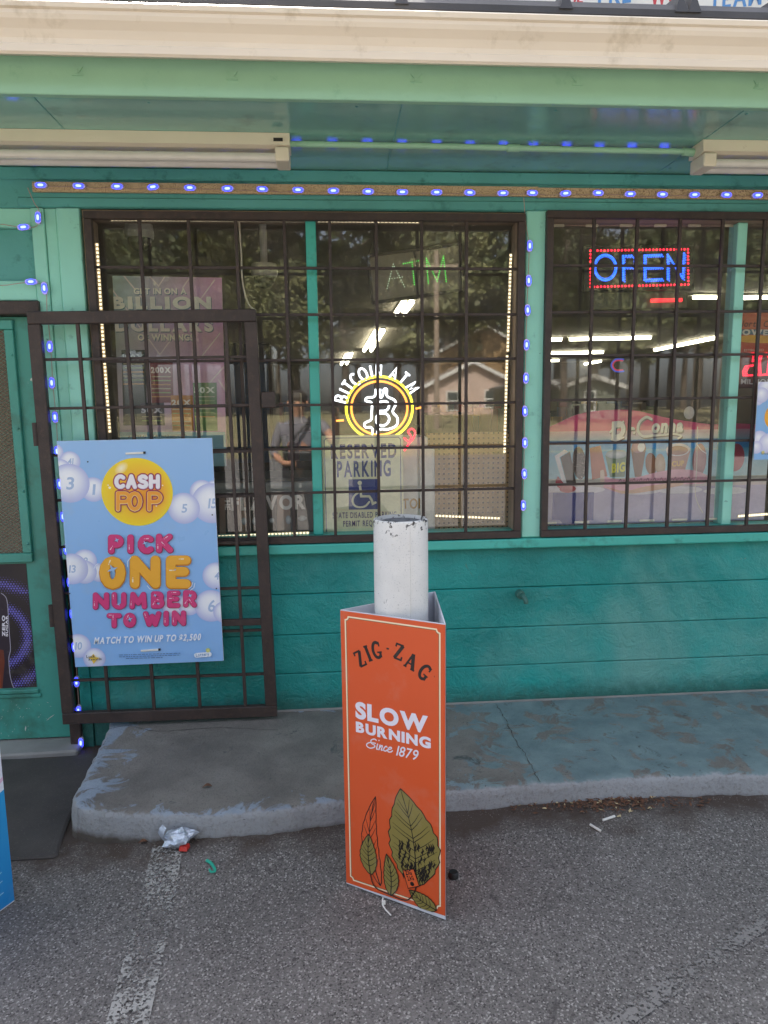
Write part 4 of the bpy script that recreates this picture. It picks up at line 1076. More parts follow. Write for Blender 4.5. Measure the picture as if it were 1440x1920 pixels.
# ---- door poster (soft drink)
fr = frame((-2.0, .0285, .29), (1, 0, 0), (0, 0, 1)); dp = thing('door_poster', 'black and purple drink poster on the lower half of the teal door', 'poster', mat=fr)
mb = MB(); mb.box(0, .592, 0, .594, -.001, 0); mb.build('panel', 'dark', dp, local=True)
k = Ink(fr, (0, 1000, 4.57), .0004); k.clip = [(0, 0), (.592, 0), (.592, .594), (0, .594)]
k.poly([(0, 0), (.592, 0), (.592, .594), (0, .594)], '231b22')
cx = k.p(-40, 880); R0 = (k.p(205, 880)-cx).length
st_ = .0125; rr = random.Random(8)
for j in range(60):
    for i in range(30):
        x = .592-i*st_-(st_/2 if j % 2 else 0); y = j*st_*.87; dd = (Vector((x, y))-cx).length; f = max(0, 1-abs(dd-R0*1.13)/(R0*.30)); f = max(f, max(0, 1-abs(dd-R0*1.95)/(R0*.35))*(.8 if y > .45 or y < .12 else .3))
        if f > .06 and x > .3: k.disc((x, y), st_*.46*f**.6, None, '6d66c4' if f > .5 else '544a92', n=7, rings=1, lift=False)
k.lift()
k.pp([(-80, 520), (10, 510), (50, 545), (65, 600), (80, 850), (90, 1000), (78, 1060), (85, 1200), (95, 1250), (125, 1330), (-80, 1335)], '2a1f2e')
k.pp([(-80, 980), (30, 1000), (40, 1100), (20, 1335), (-80, 1335)], '6e3322'); k.pp([(-80, 1180), (0, 1190), (5, 1335), (-80, 1335)], 'a8481f')
k.stroke(k.P(smoothxy([(10, 512), (50, 548), (66, 620), (78, 820), (90, 990), (76, 1070), (86, 1210), (108, 1300), (125, 1332)])), .0026, 'b5b0c4')
k.textp('ZERO', (44, 884), (42, 704), 22, 'e8e6ee', bold=.05); k.textp('SUGAR', (68, 884), (66, 704), 16, 'e8e6ee', bold=.04)
k.build('artwork', dp)

# ---- white banner on the roof
fr = frame((.24, -.50, 3.012), Vector((1, 0, -.0075)), (0, .12, 1)); bn = thing('roof_banner', 'white banner standing on the roof with red and blue brush lettering', 'banner', mat=fr)
mb = MB(); mb.box(0, 2.4, 0, .75, -.006, 0); mb.build('sheet', 'white', bn, local=True)
k = Ink(fr, (980, 0, 3.13)); k.clip = [(0, 0), (2.4, 0), (2.4, .75), (0, .75)]
k.textp('HE', (258, 26), (350, 30), 130, 'd0494f', bold=.03, shear=.18); k.textp('PRE', (440, 36), (635, 10), 105, '5a92cc', bold=.03, shear=.22)
k.textp('WOR', (745, 50), (985, 16), 150, 'd0494f', bold=.03, shear=.2); k.textp('TEAM', (1090, 62), (1400, 22), 120, '5a92cc', bold=.03, shear=.22)
k.build('lettering', bn)
for x in (.05, 1.2, 2.35):
    mb = MB(); mb.bar((x, -.12, -.02), (x, .7, -.02), .03, .02, (0, 0, 1)); mb.build('stake', 'steel', bn, local=True)

# ---- hose tap stub on the wall
c = PY(974, 1113, -.002); tp = thing('hose_tap', 'small teal painted pipe stub sticking out of the block wall', 'tap', c)
M['tapg'] = plain('painted_tap', lin('3f6f66'), .5)
mb = MB(); mb.tube([(c.x, .0, c.z), (c.x, -.035, c.z)], [.022, .02], 14); mb.build('flange', 'tapg', tp)
mb = MB(); mb.tube(smoothline([(c.x, -.03, c.z), (c.x+.004, -.055, c.z), (c.x+.012, -.07, c.z-.015), (c.x+.013, -.07, c.z-.03)], 4), .011, 12); mb.build('spout', 'tapg', tp)

# ---- litter
def foil():
    rng = random.Random(12); bm = bmesh.new(); bmesh.ops.create_icosphere(bm, subdivisions=3, radius=1)
    c = PZ(333, 1590, .03)
    for v in bm.verts:
        n_ = sum(sin(v.co.dot(Vector((a, b, d)))*f+ph) for a, b, d, f, ph in FN)/len(FN)
        r = 1+.5*n_+rng.uniform(-.12, .12); v.co = Vector((v.co.x*.052*r+v.co.z*.012, v.co.y*.04*r, v.co.z*.03*r+.026))
    M['foil'] = paint('crumpled_foil', lin('c9d2de'), .28, .2, 60, metal=.55, bs=90, bst=.8)
    t_ = thing('foil_wrapper', 'crumpled silver foil wrapper with a red scrap lying by the kerb', 'wrapper', (c.x, c.y, gsurf(c.x, c.y)))
    mb = MB(); mb.addbm(bm); mb.v = [Vector((v.x+c.x, v.y+c.y, v.z+gsurf(c.x, c.y)+.004)) for v in mb.v]; mb.build('foil', 'foil', t_)
    mb = MB(); g = gsurf(c.x, c.y)
    for i in range(5):
        f = i/4
        mb.v += [Vector((c.x-.045-.018*sin(f*3), c.y-.01+.008*f, g+.03+.055*f)), Vector((c.x-.028-.012*sin(f*3), c.y-.025+.006*f, g+.03+.05*f))]
    for i in range(4): mb.f.append([2*i, 2*i+1, 2*i+3, 2*i+2]); mb.mi.append(0)
    mb.build('twist', 'foil', t_, smooth=True)
    M['red'] = plain('red_film', lin('c8332a'), .4); p_ = PZ(346, 1609, .012)
    mb = MB(); mb.hexa([(p_.x-.018, p_.y-.008, g+.004), (p_.x+.012, p_.y-.014, g+.004), (p_.x+.02, p_.y+.012, g+.006), (p_.x-.012, p_.y+.014, g+.005), (p_.x-.015, p_.y-.004, g+.02), (p_.x+.01, p_.y-.008, g+.018), (p_.x+.018, p_.y+.012, g+.022), (p_.x-.01, p_.y+.012, g+.024)], .002)
    mb.build('red_scrap', 'red', t_)
FN = [(random.Random(i).uniform(-1, 1), random.Random(i+50).uniform(-1, 1), random.Random(i+90).uniform(-1, 1), 3+i*1.3, i) for i in range(6)]
foil()
M['pick'] = plain('green_plastic', lin('2fa58c'), .35)
mb = MB(); P = [PZ(x, y, .006) for x, y in ((388, 1628), (396, 1632), (403, 1640), (403, 1644), (396, 1645), (393, 1641))]; mb.tube(smoothline(P, 5), [.006-.0001*i for i in range(26)], 6)
mb.v = [Vector((v.x, v.y, .004+gsurf(v.x, v.y)+(v.z-.006)*.6+.002)) for v in mb.v]
tag(mb.build('floss_pick', 'pick', smooth=True), 'small green plastic floss pick on the asphalt near the foil wrapper', 'floss pick')
M['cig'] = plain('cigarette_paper', lin('dcd9d2'), .7); M['filt'] = plain('cigarette_filter', lin('c98b4a'), .7)
for (a, b, f, lab) in (((1031, 1509), (1050, 1505), 1, 'cigarette butt with tan filter lying against the kerb'), ((1130, 1548), (1152, 1541), 0, 'white cigarette butt lying below the brown leaf litter'), ((1106, 1555), (1126, 1565), 0, 'white cigarette butt pointing at the orange sign, below the leaf litter'), ((1408, 1479), (1440, 1475), 0, 'pale stick lying by the kerb at the far end of the walk')):
    p_, q_ = PZ(*a, .03), PZ(*b, .03); p_.z = gsurf(p_.x, p_.y)+.0055; q_.z = gsurf(q_.x, q_.y)+.0055
    t_ = thing('cigarette_butt' if 'butt' in lab else 'litter_stick', lab, 'cigarette butt' if 'butt' in lab else 'stick', p_)
    m_ = p_.lerp(q_, .62); rad = .0046 if 'butt' in lab else .003
    mb = MB(); mb.tube([p_, m_], rad, 10); mb.build('paper', 'cig', t_); mb = MB(); mb.tube([m_+(q_-p_)*.001, q_], rad*1.03, 10); mb.build('filter', 'filt' if f else 'cig', t_)
rng = random.Random(21)
M['leafb'] = paint('dead_leaf', lin('6b4a36'), .8, .45, 60, bst=0); M['leafy'] = plain('pale_leaf', lin('c9b68c'), .8)
mb = MB()
for i in range(900):
    f = rng.random()
    p_ = PZ(rng.gauss(1140, 52), rng.gauss(1504, 12), .04) if f < .72 else PZ(rng.uniform(900, 1330), rng.gauss(1510, 8), .04)
    if p_.y > -.775: continue
    z = gsurf(p_.x, p_.y)+.004+rng.random()*.006; l = rng.uniform(.0035, .014); a = rng.uniform(0, pi); d = Vector((cos(a), sin(a), rng.uniform(-.3, .3))); e = Vector((-sin(a), cos(a), rng.uniform(-.3, .3)))*rng.uniform(.15, .5)
    mb.face([Vector((p_.x, p_.y, z))+q_*l for q_ in (-d, e, d, -e)], 0 if rng.random() < .94 else 1)
o = mb.build('leaf_litter', ['leafb', 'leafy'], local=True, fix=False); kind(o, 'stuff')
for (x, y, lab) in ((268, 1584, 'dry brown leaf at the rounded end of the kerb'), (512, 1561, 'dark leaf lying along the foot of the kerb'), (388, 1478, 'dark twist of leaf lying on the bare concrete walk'), (1129, 1497, 'pale yellow leaf on the brown litter by the kerb')):
    z = .131 if y == 1478 else .02; p_ = PZ(x, y, z); zz = .132 if y == 1478 else gsurf(p_.x, p_.y)
    mb = MB(); L = .035; n = 8
    for i in range(n+1):
        t_ = i/n; w_ = .011*sin(pi*t_)+.0004; cz = zz+.004+.008*sin(pi*t_); mb.v += [Vector((p_.x-L/2+L*t_, p_.y-w_+.008*t_, cz)), Vector((p_.x-L/2+L*t_, p_.y+.008*t_, cz-.003)), Vector((p_.x-L/2+L*t_, p_.y+w_+.008*t_, cz))]
    for i in range(n): b = 3*i; mb.f += [[b, b+1, b+4, b+3], [b+1, b+2, b+5, b+4]]; mb.mi += [0, 0]
    tag(mb.build('fallen_leaf', 'leafy' if 'pale' in lab else 'leafb', smooth=True, fix=False), lab, 'leaf')
mb = MB(); M['grit'] = paint('loose_grit', lin('7d766e'), .9, .4, 90, bst=0)
for i in range(1500):
    x = rng.uniform(-1.0, 2.2); e = [(-1.0, -.80), (-.85, -.83), (-.45, -.885), (0, -.835), (.4, -.805), (.75, -.79), (1.39, -.785), (2.3, -.80)]
    for (xa, ya), (xb, yb_) in zip(e, e[1:]):
        if xa <= x <= xb: ye = ya+(yb_-ya)*(x-xa)/(xb-xa)
    y = ye-abs(rng.gauss(0, .035 if rng.random() < .7 else .25)); z = gsurf(x, y); s_ = rng.uniform(.0012, .0038)
    v_ = [Vector((x, y, z+.001))+Vector((rng.uniform(-1, 1), rng.uniform(-1, 1), rng.uniform(0, 1.6)))*s_ for _ in range(4)]; mb.raw(v_, [(0, 1, 2), (0, 1, 3), (1, 2, 3), (0, 2, 3)])
kind(mb.build('loose_grit', 'grit', local=True), 'stuff')
p_ = PZ(850, 1641, .01); mb = MB(); g = gsurf(p_.x, p_.y); mb.lathe([(.0, g+.02), (.014, g+.02), (.0165, g+.017), (.018, g+.002)], (p_.x, p_.y), 20, cap=False); tag(mb.build('bottle_cap', 'dark', smooth=True), 'round black cap on the asphalt just beside the orange sign', 'cap')

# ================================================================ BEHIND THE GLASS
# ---- scratch-ticket poster
YB = .085
c = [PY(x, y, YB) for x, y in ((197, 517), (404, 517), (424, 842), (226, 842))]
fr = frame(c[3]-Vector((0, 0, .08)), (c[2]-c[3]), (0, 0, 1)); W = .46; H = .84
W = (c[2]-c[3]).length; H = c[0].z-c[3].z+.08
ps = thing('lottery_poster', 'pink and teal poster inside the window behind the gate, billion dollars in winnings', 'poster', mat=fr)
mb = MB(); mb.box(0, W, 0, H, -.004, 0); mb.build('panel', 'cardwhite', ps, local=True)
k = Ink(fr, (160, 400, 4.0), .0004); k.clip = [(0, 0), (W, 0), (W, H), (0, H)]
ca, cb, cc_, cd_ = lin('9dbbb4'), lin('dba0c4'), lin('cfb2c4'), lin('e0b0c8')
def grad(u, v):
    s, t = u/W, v/H; return tuple((a*(1-s)+b*s)*t+(c_*(1-s)+d*s)*(1-t) for a, b, c_, d in zip(ca, cb, cc_, cd_))
for i in range(6):
    for j in range(10):
        q = [(W*i/6, H*j/10), (W*(i+1)/6, H*j/10), (W*(i+1)/6, H*(j+1)/10), (W*i/6, H*(j+1)/10)]; k.emitface(q, [grad(*a) for a in q], k.z)
k.lift()
for a, b in (((150, 500), (560, 1060)), ((290, 470), (430, 640)), ((480, 470), (550, 545)), ((600, 470), (550, 545)), ((790, 470), (730, 560)), ((970, 500), (560, 1060)), ((1010, 900), (860, 1090)), ((1040, 1150), (880, 1330)), ((1000, 1250), (1050, 1330))): k.stroke(k.P([a, b]), .005, 'ecd9d6')
for dx, dy, col in ((5, 7, '5a7a8c'), (0, 0, 'f2ecd8')):
    k.textp('GET IN ON A', (365+dx, 605+dy), (760+dx, 605+dy), 42, col, bold=.035)
    k.textp('BILLION', (200+dx, 712+dy), (945+dx, 712+dy), 82, col, bold=.06, gap=.13); k.textp('DOLLARS', (225+dx, 880+dy), (960+dx, 880+dy), 82, col, bold=.06, gap=.13)
    k.textp('OF WINNINGS', (395+dx, 952+dy), (815+dx, 952+dy), 44, col, bold=.04)
for (x0, y0, x1, y1, col, cap, cc2) in ((272, 1025, 455, 1590, '33413c', '100X', 'aebfb4'), (485, 1120, 655, 1420, '7a2c33', '200X', 'f0e6da'), (412, 1420, 590, 1590, '3a3c44', '50X', 'c8c9cf'), (640, 1365, 805, 1632, 'c98535', '20X', 'f6e8d0'), (808, 1270, 985, 1632, '4f7f3c', '50X', 'e9efd8')):
    o_ = (y0-1000)*.06
    k.pp([(x0, y0), (x1, y0), (x1+8, y1), (x0+14, y1)], col)
    k.textp(cap, (x0+8, y0+75), (x1-12, y0+75), 40, cc2, bold=.05)
    for j in range(6):
        y = y0+105+j*30
        if y < y1-12: k.stroke(k.P([(x0+14, y), (x1-14, y)]), .0045, ('c9c3a0', '8fae6a', 'd9a25a')[j % 3], cap=False)
k.pp([(230, 1640), (1050, 1640), (1060, 1900), (240, 1900)], '8fc0c4'); k.textp('A FEDERAL COURT HAD ORDERED', (322, 1685), (760, 1678), 20, '4a4a4a', bold=.02)
k.build('artwork', ps)

# ---- reserved parking sign standing in the window
YS = .105
c0 = PY(607.5, 996, YS); c1 = PY(757, 994, YS); ct = PY(607.5, 817, YS)
fr = frame((c0.x, YS, .965), (1, 0, 0), (0, 0, 1)); W = c1.x-c0.x; H = ct.z-.965
rs = thing('parking_sign', 'pale RESERVED PARKING sign with blue wheelchair symbol leaning in the window', 'sign', mat=fr)
mb = MB(); mb.prism([(W/2+sx*(W/2-.012+.012*cos(a)), H/2+sy*(H/2-.012+.012*sin(a))) for sx, sy, a0 in ((1, 1, 0), (-1, 1, 90), (-1, -1, 180), (1, -1, 270)) for a in [0] for _ in [0] for sx, sy in [(sx, sy)]], 0, .001) if False else mb.box(0, W, 0, H, -.002, 0, .0006); mb.build('plate', plain('sign_enamel', lin('f2eec6'), .35), rs, local=True)
k = Ink(fr, (580, 440, 3.4286), .0004); k.clip = [(0, 0), (W, 0), (W, H), (0, H)]; NV = '2f3f86'
ring = [(.012, -.05), (W-.012, -.05), (W-.012, H-.022), (W-.022, H-.012), (.022, H-.012), (.012, H-.022)]; k.stroke(ring, .0035, NV, closed=True)
k.textp('RESERVED', (138, 1438), (560, 1430), 88, NV, bold=.03, gap=.15); k.textp('PARKING', (178, 1556), (524, 1549), 98, NV, bold=.03, gap=.15)
k.pp([(252, 1573), (440, 1570), (442, 1765), (254, 1768)], NV)
wc = 'f0ecca'
k.disc(k.p(324, 1596), .0105, None, wc); k.stroke(k.P(smoothxy([(326, 1618), (330, 1650), (333, 1682)])+[(385, 1682)]+smoothxy([(385, 1682), (400, 1705), (408, 1730)])+[(425, 1722)]), .0115, wc); k.stroke(k.P([(330, 1648), (372, 1648)]), .009, wc)
k.stroke(k.P(smoothxy([(312, 1660), (288, 1680), (278, 1712), (292, 1742), (325, 1752), (360, 1745), (385, 1718)])), .0095, wc)
k.textp('STATE DISABLED PARKING', (150, 1823), (560, 1815), 36, NV, bold=.012, gap=.16, space=.45); k.textp('PERMIT REQUIRED', (218, 1876), (500, 1870), 36, NV, bold=.012, gap=.16, space=.45)
k.build('lettering', rs)

# ---- neon sign of the coin machine
YN = .17
N0 = PY(711, 765, YN); ns = thing('neon_sign', 'round yellow and orange neon BITCOIN ATM sign above the parking sign', 'neon sign', N0)
M['nwhite'] = emit('white_neon', (.86, .92, 1.0), 1.1); M['nyel'] = emit('yellow_neon', (1.0, .85, .04), .7); M['nor'] = emit('orange_neon', (1.0, .30, .04), .8); M['nred'] = emit('red_neon', (1.0, .02, .06), .7)
def cp(x, y, Y=YN): return PY(580+x/3.4286, 440+y/3.4286, Y)
def neon(name, pts, r, m, par, closed=False, curve=True):
    P = [cp(*q) for q in pts]; P = smoothline(P, 5, closed) if curve else P
    mb = MB(); mb.tube(P, r, 8, closed=closed); return mb.build(name, m, par, smooth=True)
neon('ring_tube', [(450+213*cos(2*pi*i/40), 1115-203*sin(2*pi*i/40)) for i in range(40)], .0058, 'nyel', ns, True)
neon('ring_tube', [(450+180*cos(2*pi*i/40), 1115-172*sin(2*pi*i/40)) for i in range(40)], .0052, 'nor', ns, True)
for P in ([(428, 992), (418, 1040), (372, 1048), (362, 1068), (400, 1082), (400, 1150), (396, 1190), (356, 1212), (362, 1238), (402, 1242), (405, 1300)],
          [(456, 992), (452, 1030), (460, 1048), (472, 1030), (480, 995), (498, 995), (500, 1038), (545, 1062), (556, 1090), (536, 1138), (566, 1178), (560, 1226), (510, 1250), (460, 1250), (438, 1262), (436, 1300)],
          [(440, 1078), (492, 1072), (512, 1100), (494, 1130), (445, 1134)], [(445, 1152), (495, 1152), (514, 1186), (490, 1222), (444, 1222), (430, 1188)]):
    neon('symbol_tube', P, .005, 'nwhite', ns, P[0] == (445, 1152))
for ch, x, y in (('B', 207, 1055), ('I', 228, 1008), ('T', 252, 972), ('C', 292, 932), ('O', 345, 897), ('I', 398, 880), ('N', 445, 876), ('A', 545, 892), ('T', 607, 925), ('M', 660, 985)):
    an = atan2(1115-y, x-450)-pi/2; w_ = sfwidth(ch); h = 78
    grp = []
    for st in SF[ch]:
        pts = []
        for q in st:
            lx, ly = (q[0]-w_/2)*h*.7, (q[1]-.5)*h; pts.append((x+lx*cos(an)-ly*sin(an), y-(lx*sin(an)+ly*cos(an))))
        grp.append(pts)
    mb = MB()
    for pts in grp: mb.tube([cp(*q) for q in pts], .005, 8)
    mb.build('letter_tube', 'nwhite', ns, smooth=True)
for a, b in (((172, 1197), (222, 1193)), ((684, 1118), (738, 1108))): neon('dash_tube', [a, b], .0048, 'nor', ns, False, False)
neon('loop_tube', [(607, 1305), (640, 1330), (655, 1300), (635, 1265), (660, 1248), (680, 1270), (668, 1310), (640, 1345), (610, 1390)], .0045, 'nred', ns)
mb = MB(); cx, cy = 450, 1115
ou = [cp(cx+238*cos(2*pi*i/40), cy-228*sin(2*pi*i/40), YN+.012) for i in range(40)]; mb.prism([(p.x, p.z) for p in ou], YN+.012, YN+.017)
mb.build('backing', plain('black_acrylic', lin('1b1a18'), .4), ns)

# ---- green dotted ATM panel hanging askew
YA = .33
q = [cp(x, y, YA) for x, y in ((405, 440), (985, 358), (967, 62), (376, 138))]
am = thing('led_sign', 'grey hanging panel spelling ATM in green dots', 'led sign', (q[0]+q[2])/2)
mb = MB(); mb.hexa([(v.x, YA+d, v.z) for d in (0, .02) for v in q]); mb.build('panel', paint('smoky_plastic', lin('9a9486'), .3, .06, 4, bst=0), am)
mb = MB(); cyc = q+[q[0]]
for a, b in zip(cyc, cyc[1:]): mb.bar((a.x, YA-.004, a.z), (b.x, YA-.004, b.z), .014, .03, bev=.002)
mb.bar(((q[3].x+q[2].x)/2, YA-.003, (q[3].z+q[2].z)/2), ((q[0].x+q[1].x)/2, YA-.003, (q[0].z+q[1].z)/2), .01, .02); mb.build('frame', plain('grey_frame', lin('453f3a'), .5), am)
def dots(mb, pts, cpf, step, r, Y):
    for p in dense([(x, y, 0) for x, y in pts], step):
        c = cpf(p.x, p.y, Y); mb.raw([(c.x+r*cos(2*pi*i/7), Y, c.z+r*sin(2*pi*i/7)) for i in range(7)]+[(c.x, Y-r*.7, c.z)], [[i, (i+1) % 7, 7] for i in range(7)])
M['ledg'] = emit('green_led', (.12, 1.0, .12), .4); M['ledw'] = emit('dim_led', (.5, .65, .45), .45); M['ledb'] = emit('blue_sign_led', (.02, .12, 1.0), .9); M['ledr'] = emit('red_sign_led', (1.0, .02, .05), .8)
mb = MB()
for s in ([(500, 345), (540, 190), (612, 335)], [(515, 285), (598, 272)]): dots(mb, s, cp, 15, .0022, YA-.003)
mb.build('dot_letter', 'ledw', am)
for st in ([[(605, 187), (715, 165)], [(660, 178), (676, 320)]], [[(765, 312), (752, 152), (822, 300), (862, 138), (880, 300)]]):
    mb = MB()
    for s in st: dots(mb, s, cp, 13, .0026, YA-.003)
    mb.build('dot_letter', 'ledg', am)
mb = MB()
for v in (q[2], q[3]): mb.tube([(v.x, YA+.01, v.z), (v.x*.5+(q[2].x+q[3].x)/4, YA+.01, 2.64)], .0012, 5)
mb.build('hanging_wire', 'dark', am)

# ---- blue and red dotted OPEN sign
YO = .15
def cq(x, y, Y=YO): return PY(960+x/3, 380+y/3, Y)
q = [cq(x, y) for x, y in ((400, 500), (1030, 490), (1028, 226), (405, 240))]
op = thing('led_sign', 'dotted OPEN sign in blue letters with a red dotted border', 'led sign', (q[0]+q[2])/2)
mb = MB(); mb.hexa([(v.x, YO+d, v.z) for d in (.004, .03) for v in q], .004); mb.build('panel', plain('black_sign_case', lin('191717'), .35), op)
mb = MB(); qq = [cq(x, y, YO+.01) for x, y in ((440, 602), (985, 590), (985, 502), (440, 508))]; mb.hexa([(v.x, YO+d, v.z) for d in (.012, .022) for v in qq]); mb.build('lower_panel', plain('mesh_panel', lin('55583f'), .5), op)
for P in ([(525+62*cos(2*pi*i/40), 365-72*sin(2*pi*i/40)) for i in range(41)], ):
    mb = MB(); dots(mb, P, cq, 9, .0052, YO); dots(mb, [(525+(x-525)*.86, 365+(y-365)*.86) for x, y in P], cq, 9, .003, YO); mb.build('dot_letter', 'ledb', op)
for st in ([[(625, 435), (625, 300), (672, 298), (690, 312), (690, 348), (672, 362), (625, 363)]], [[(840, 294), (746, 297), (746, 435), (842, 430)], [(746, 366), (840, 362)]], [[(876, 430), (876, 293), (960, 425), (968, 286)]]):
    mb = MB()
    for s in st: dots(mb, s, cq, 13, .0056, YO); dots(mb, [(x+9, y+9) for x, y in s], cq, 13, .0036, YO)
    mb.build('dot_letter', 'ledb', op)
mb = MB(); dots(mb, [(442, 270), (990, 262), (992, 460), (442, 474), (442, 270)], cq, 19.5, .0058, YO); mb.build('dot_border', 'ledr', op)
mb = MB(); a, b = cq(782, 551), cq(955, 547); mb.tube([a, b], .009, 10); mb.build('lower_bar', emit('red_bar', (1, .03, .04), .6), op)
mb = MB()
for x in (470, 920): a = cq(x, 232, YO+.015); mb.tube([(a.x, YO+.015, a.z), (a.x+.01, YO+.02, 2.64)], .0018, 5)
mb.build('hanging_wire', 'dark', op)

# ---- ice-cream poster in the lower half of the second window
YD = .10
c0, c1 = PY(1018, 985, YD), PY(1432, 978, YD)
fr = frame((c0.x, YD, .99), (1, 0, 0), (0, 0, 1)); W = c1.x-c0.x; H = PY(1170, 765, YD).z-.99
ic = thing('ice_cream_poster', 'wide ice cream poster with pink domed top and sand and sea', 'poster', mat=fr)
k = Ink(fr, (1000, 740, 3.2727), .0004); k.clip = [(0, 0), (W, 0), (W, H), (0, H)]
dome = [(40, 222), (150, 175), (260, 125), (380, 100), (520, 92), (640, 100), (800, 138), (960, 165), (1100, 182), (1250, 176), (1450, 190)]
D = k.P(smoothxy(dome)); ol = [(max(0, min(W, v.x)), min(H, v.y)) for v in D]
mb = MB(); mb.v = []; mb.prism([(x, y) for x, y in [(0, 0), (W, 0)]+ol[::-1]], 0, .003)
mb.v = [Vector((v.x, v.z, -v.y)) for v in mb.v]; mb.build('panel', 'cardwhite', ic, local=True)
SHP = [(0, 0), (W, 0)]+ol[::-1]
k.poly([(x, y) for x, y in SHP], 'dc3f76')
def band(y0, y1, ca, cb, z=None):
    a0, a1 = k.p(60, y0).y, k.p(60, y1).y; A, B = lin(ca), lin(cb); k.emitface([(0, a1), (W, a1), (W, a0), (0, a0)], [B, B, A, A], k.z); k.lift()
band(228, 292, 'd8a0ac', '8fb6c8'); band(292, 345, '1f8fd6', '2f9fdc'); band(345, 520, '5fb4d8', 'a8d4dc'); band(520, 580, 'c8c7b4', 'c9b7b8'); band(580, 860, 'b3a9c6', 'a099ba')
for x, y in ((90, 578), (300, 585), (650, 590), (900, 585), (1180, 590)): k.disc(k.p(x, y), 0.115, 0.0184, 'd9d3dd', n=20)
k.pp([(120, 602), (372, 598), (368, 770), (330, 772), (325, 790), (180, 792), (160, 770), (112, 768)], '26368c')
k.pp([(130, 376), (190, 338), (215, 350), (160, 385), (205, 552), (180, 552)], 'ece9ea'); k.pp([(165, 385), (225, 348), (262, 540), (207, 555)], '33231f')
k.pp([(345, 328), (412, 312), (455, 500), (360, 522)], 'b8644a'); k.disc(k.p(282, 420), .0345, .081, '38211e', n=24, rot=.12)
for j in range(60): a, r = rr.uniform(0, 2*pi), sqrt(rr.random()); k.disc(k.p(282+42*r*cos(a), 418+100*r*sin(a)), .0014, None, 'cdb3b0', n=6, rings=1, lift=False)
k.lift()
k.pp([(440, 372), (575, 372), (560, 505), (470, 505)], '6f8a6a'); k.disc(k.p(510, 365), 0.05405, 0.02185, 'e3e6e4', '9aa8a4'); k.textp('BIG', (480, 478), (562, 468), 52, 'e8e23a', bold=.05, shear=.1)
k.pp([(598, 330), (692, 322), (662, 505), (622, 505)], '7a4a34'); k.disc(k.p(645, 320), 0.03565, 0.03105, 'c98aa0', '8f5f74'); k.disc(k.p(662, 322), 0.0184, 0.023, 'f1edef')
k.disc(k.p(722, 425), 0.02875, 0.0552, 'a56a44', '8a5535', rot=.15); k.disc(k.p(778, 428), 0.02645, 0.0529, 'cdb49a', 'b39478', rot=.1)
k.pp([(815, 350), (962, 345), (930, 465), (848, 468)], 'b07d6f'); k.disc(k.p(886, 338), 0.06095, 0.03105, 'f0ecec', 'd9d3d4'); k.disc(k.p(886, 342), 0.05175, 0.02254, '8c5648', 'a8705e'); k.textp('CUP', (850, 440), (925, 434), 30, 'e0b54c', bold=.04)
k.disc(k.p(1018, 400), 0.03565, 0.0805, 'b87f80', 'a86f74'); k.disc(k.p(1240, 385), 0.046, 0.069, 'c23a52', 'a83048'); k.stroke(k.P(smoothxy([(1000, 300), (1030, 340), (1060, 360)])), .003, 'f0e6e8')
k.poly(k.P(smoothxy([(430, 498), (520, 520), (640, 505), (760, 475), (880, 458), (1000, 468), (1085, 510), (1040, 545), (900, 552), (760, 570), (640, 600), (540, 606), (430, 570)])), 'e8a6b4')
k.poly(k.P(smoothxy([(410, 466), (432, 466), (434, 545), (410, 545)])), 'e6c9b4'); k.poly(k.P(smoothxy([(430, 560), (560, 590), (700, 560), (900, 540), (890, 560), (650, 602), (540, 608)])), 'dba98e')
for j in range(11): x = 520+j*42; k.stroke(k.P(smoothxy([(x, 540-j*1.5), (x+14, 518-j*1.5), (x+22, 538-j*1.5), (x+38, 524-j*1.5)])), .0022, '33262c')
k.poly(k.P(smoothxy([(150, 500), (135, 540), (160, 575), (200, 560)])), 'c23a4a'); k.disc(k.p(210, 578), 0.0414, 0.0184, 'b8434c')
for dx, dy, gr, col in ((6, 8, 7, '6b5f66'), (0, 0, 0, 'ece8d6')):
    k.textp('D', (478+dx, 270+dy), (562+dx, 258+dy), 96, col, bold=.065, shear=.12); k.textp('e', (574+dx, 248+dy), (622+dx, 245+dy), 66, col, bold=.05, shear=.1)
    k.stroke(k.P(smoothxy([(722+dx, 150+dy), (690+dx, 138+dy), (650+dx, 170+dy), (640+dx, 220+dy), (672+dx, 255+dy), (730+dx, 250+dy)])), .0125, col)
    k.textp('onna', (722+dx, 230+dy), (915+dx, 224+dy), 74, col, bold=.05, shear=.1)
    k.stroke(k.P(smoothxy([(730+dx, 252+dy), (800+dx, 246+dy), (860+dx, 240+dy), (905+dx, 252+dy), (888+dx, 268+dy)])), .009, col)
    k.stroke(k.P(smoothxy([(470+dx, 230+dy), (500+dx, 200+dy), (530+dx, 190+dy), (550+dx, 165+dy)])), .009, col); k.stroke(k.P(smoothxy([(478+dx, 275+dy), (510+dx, 280+dy), (550+dx, 262+dy)])), .009, col)
k.disc(k.p(955, 112), 0.02645, 0.03105, 'c9c6c2', 'a8a5a2') if False else None
k.build('artwork', ic)
c = PY(1292, 774, .062); mb = MB(); mb.v = []; mb.prism([(c.x+.026*cos(2*pi*i/24), c.z+.031*sin(2*pi*i/24)) for i in range(24)], .0605, .0625)
tag(mb.build('window_sticker', plain('grey_sticker', lin('b3b0ac'), .6)), 'small round grey sticker on the glass above the ice cream poster', 'sticker')

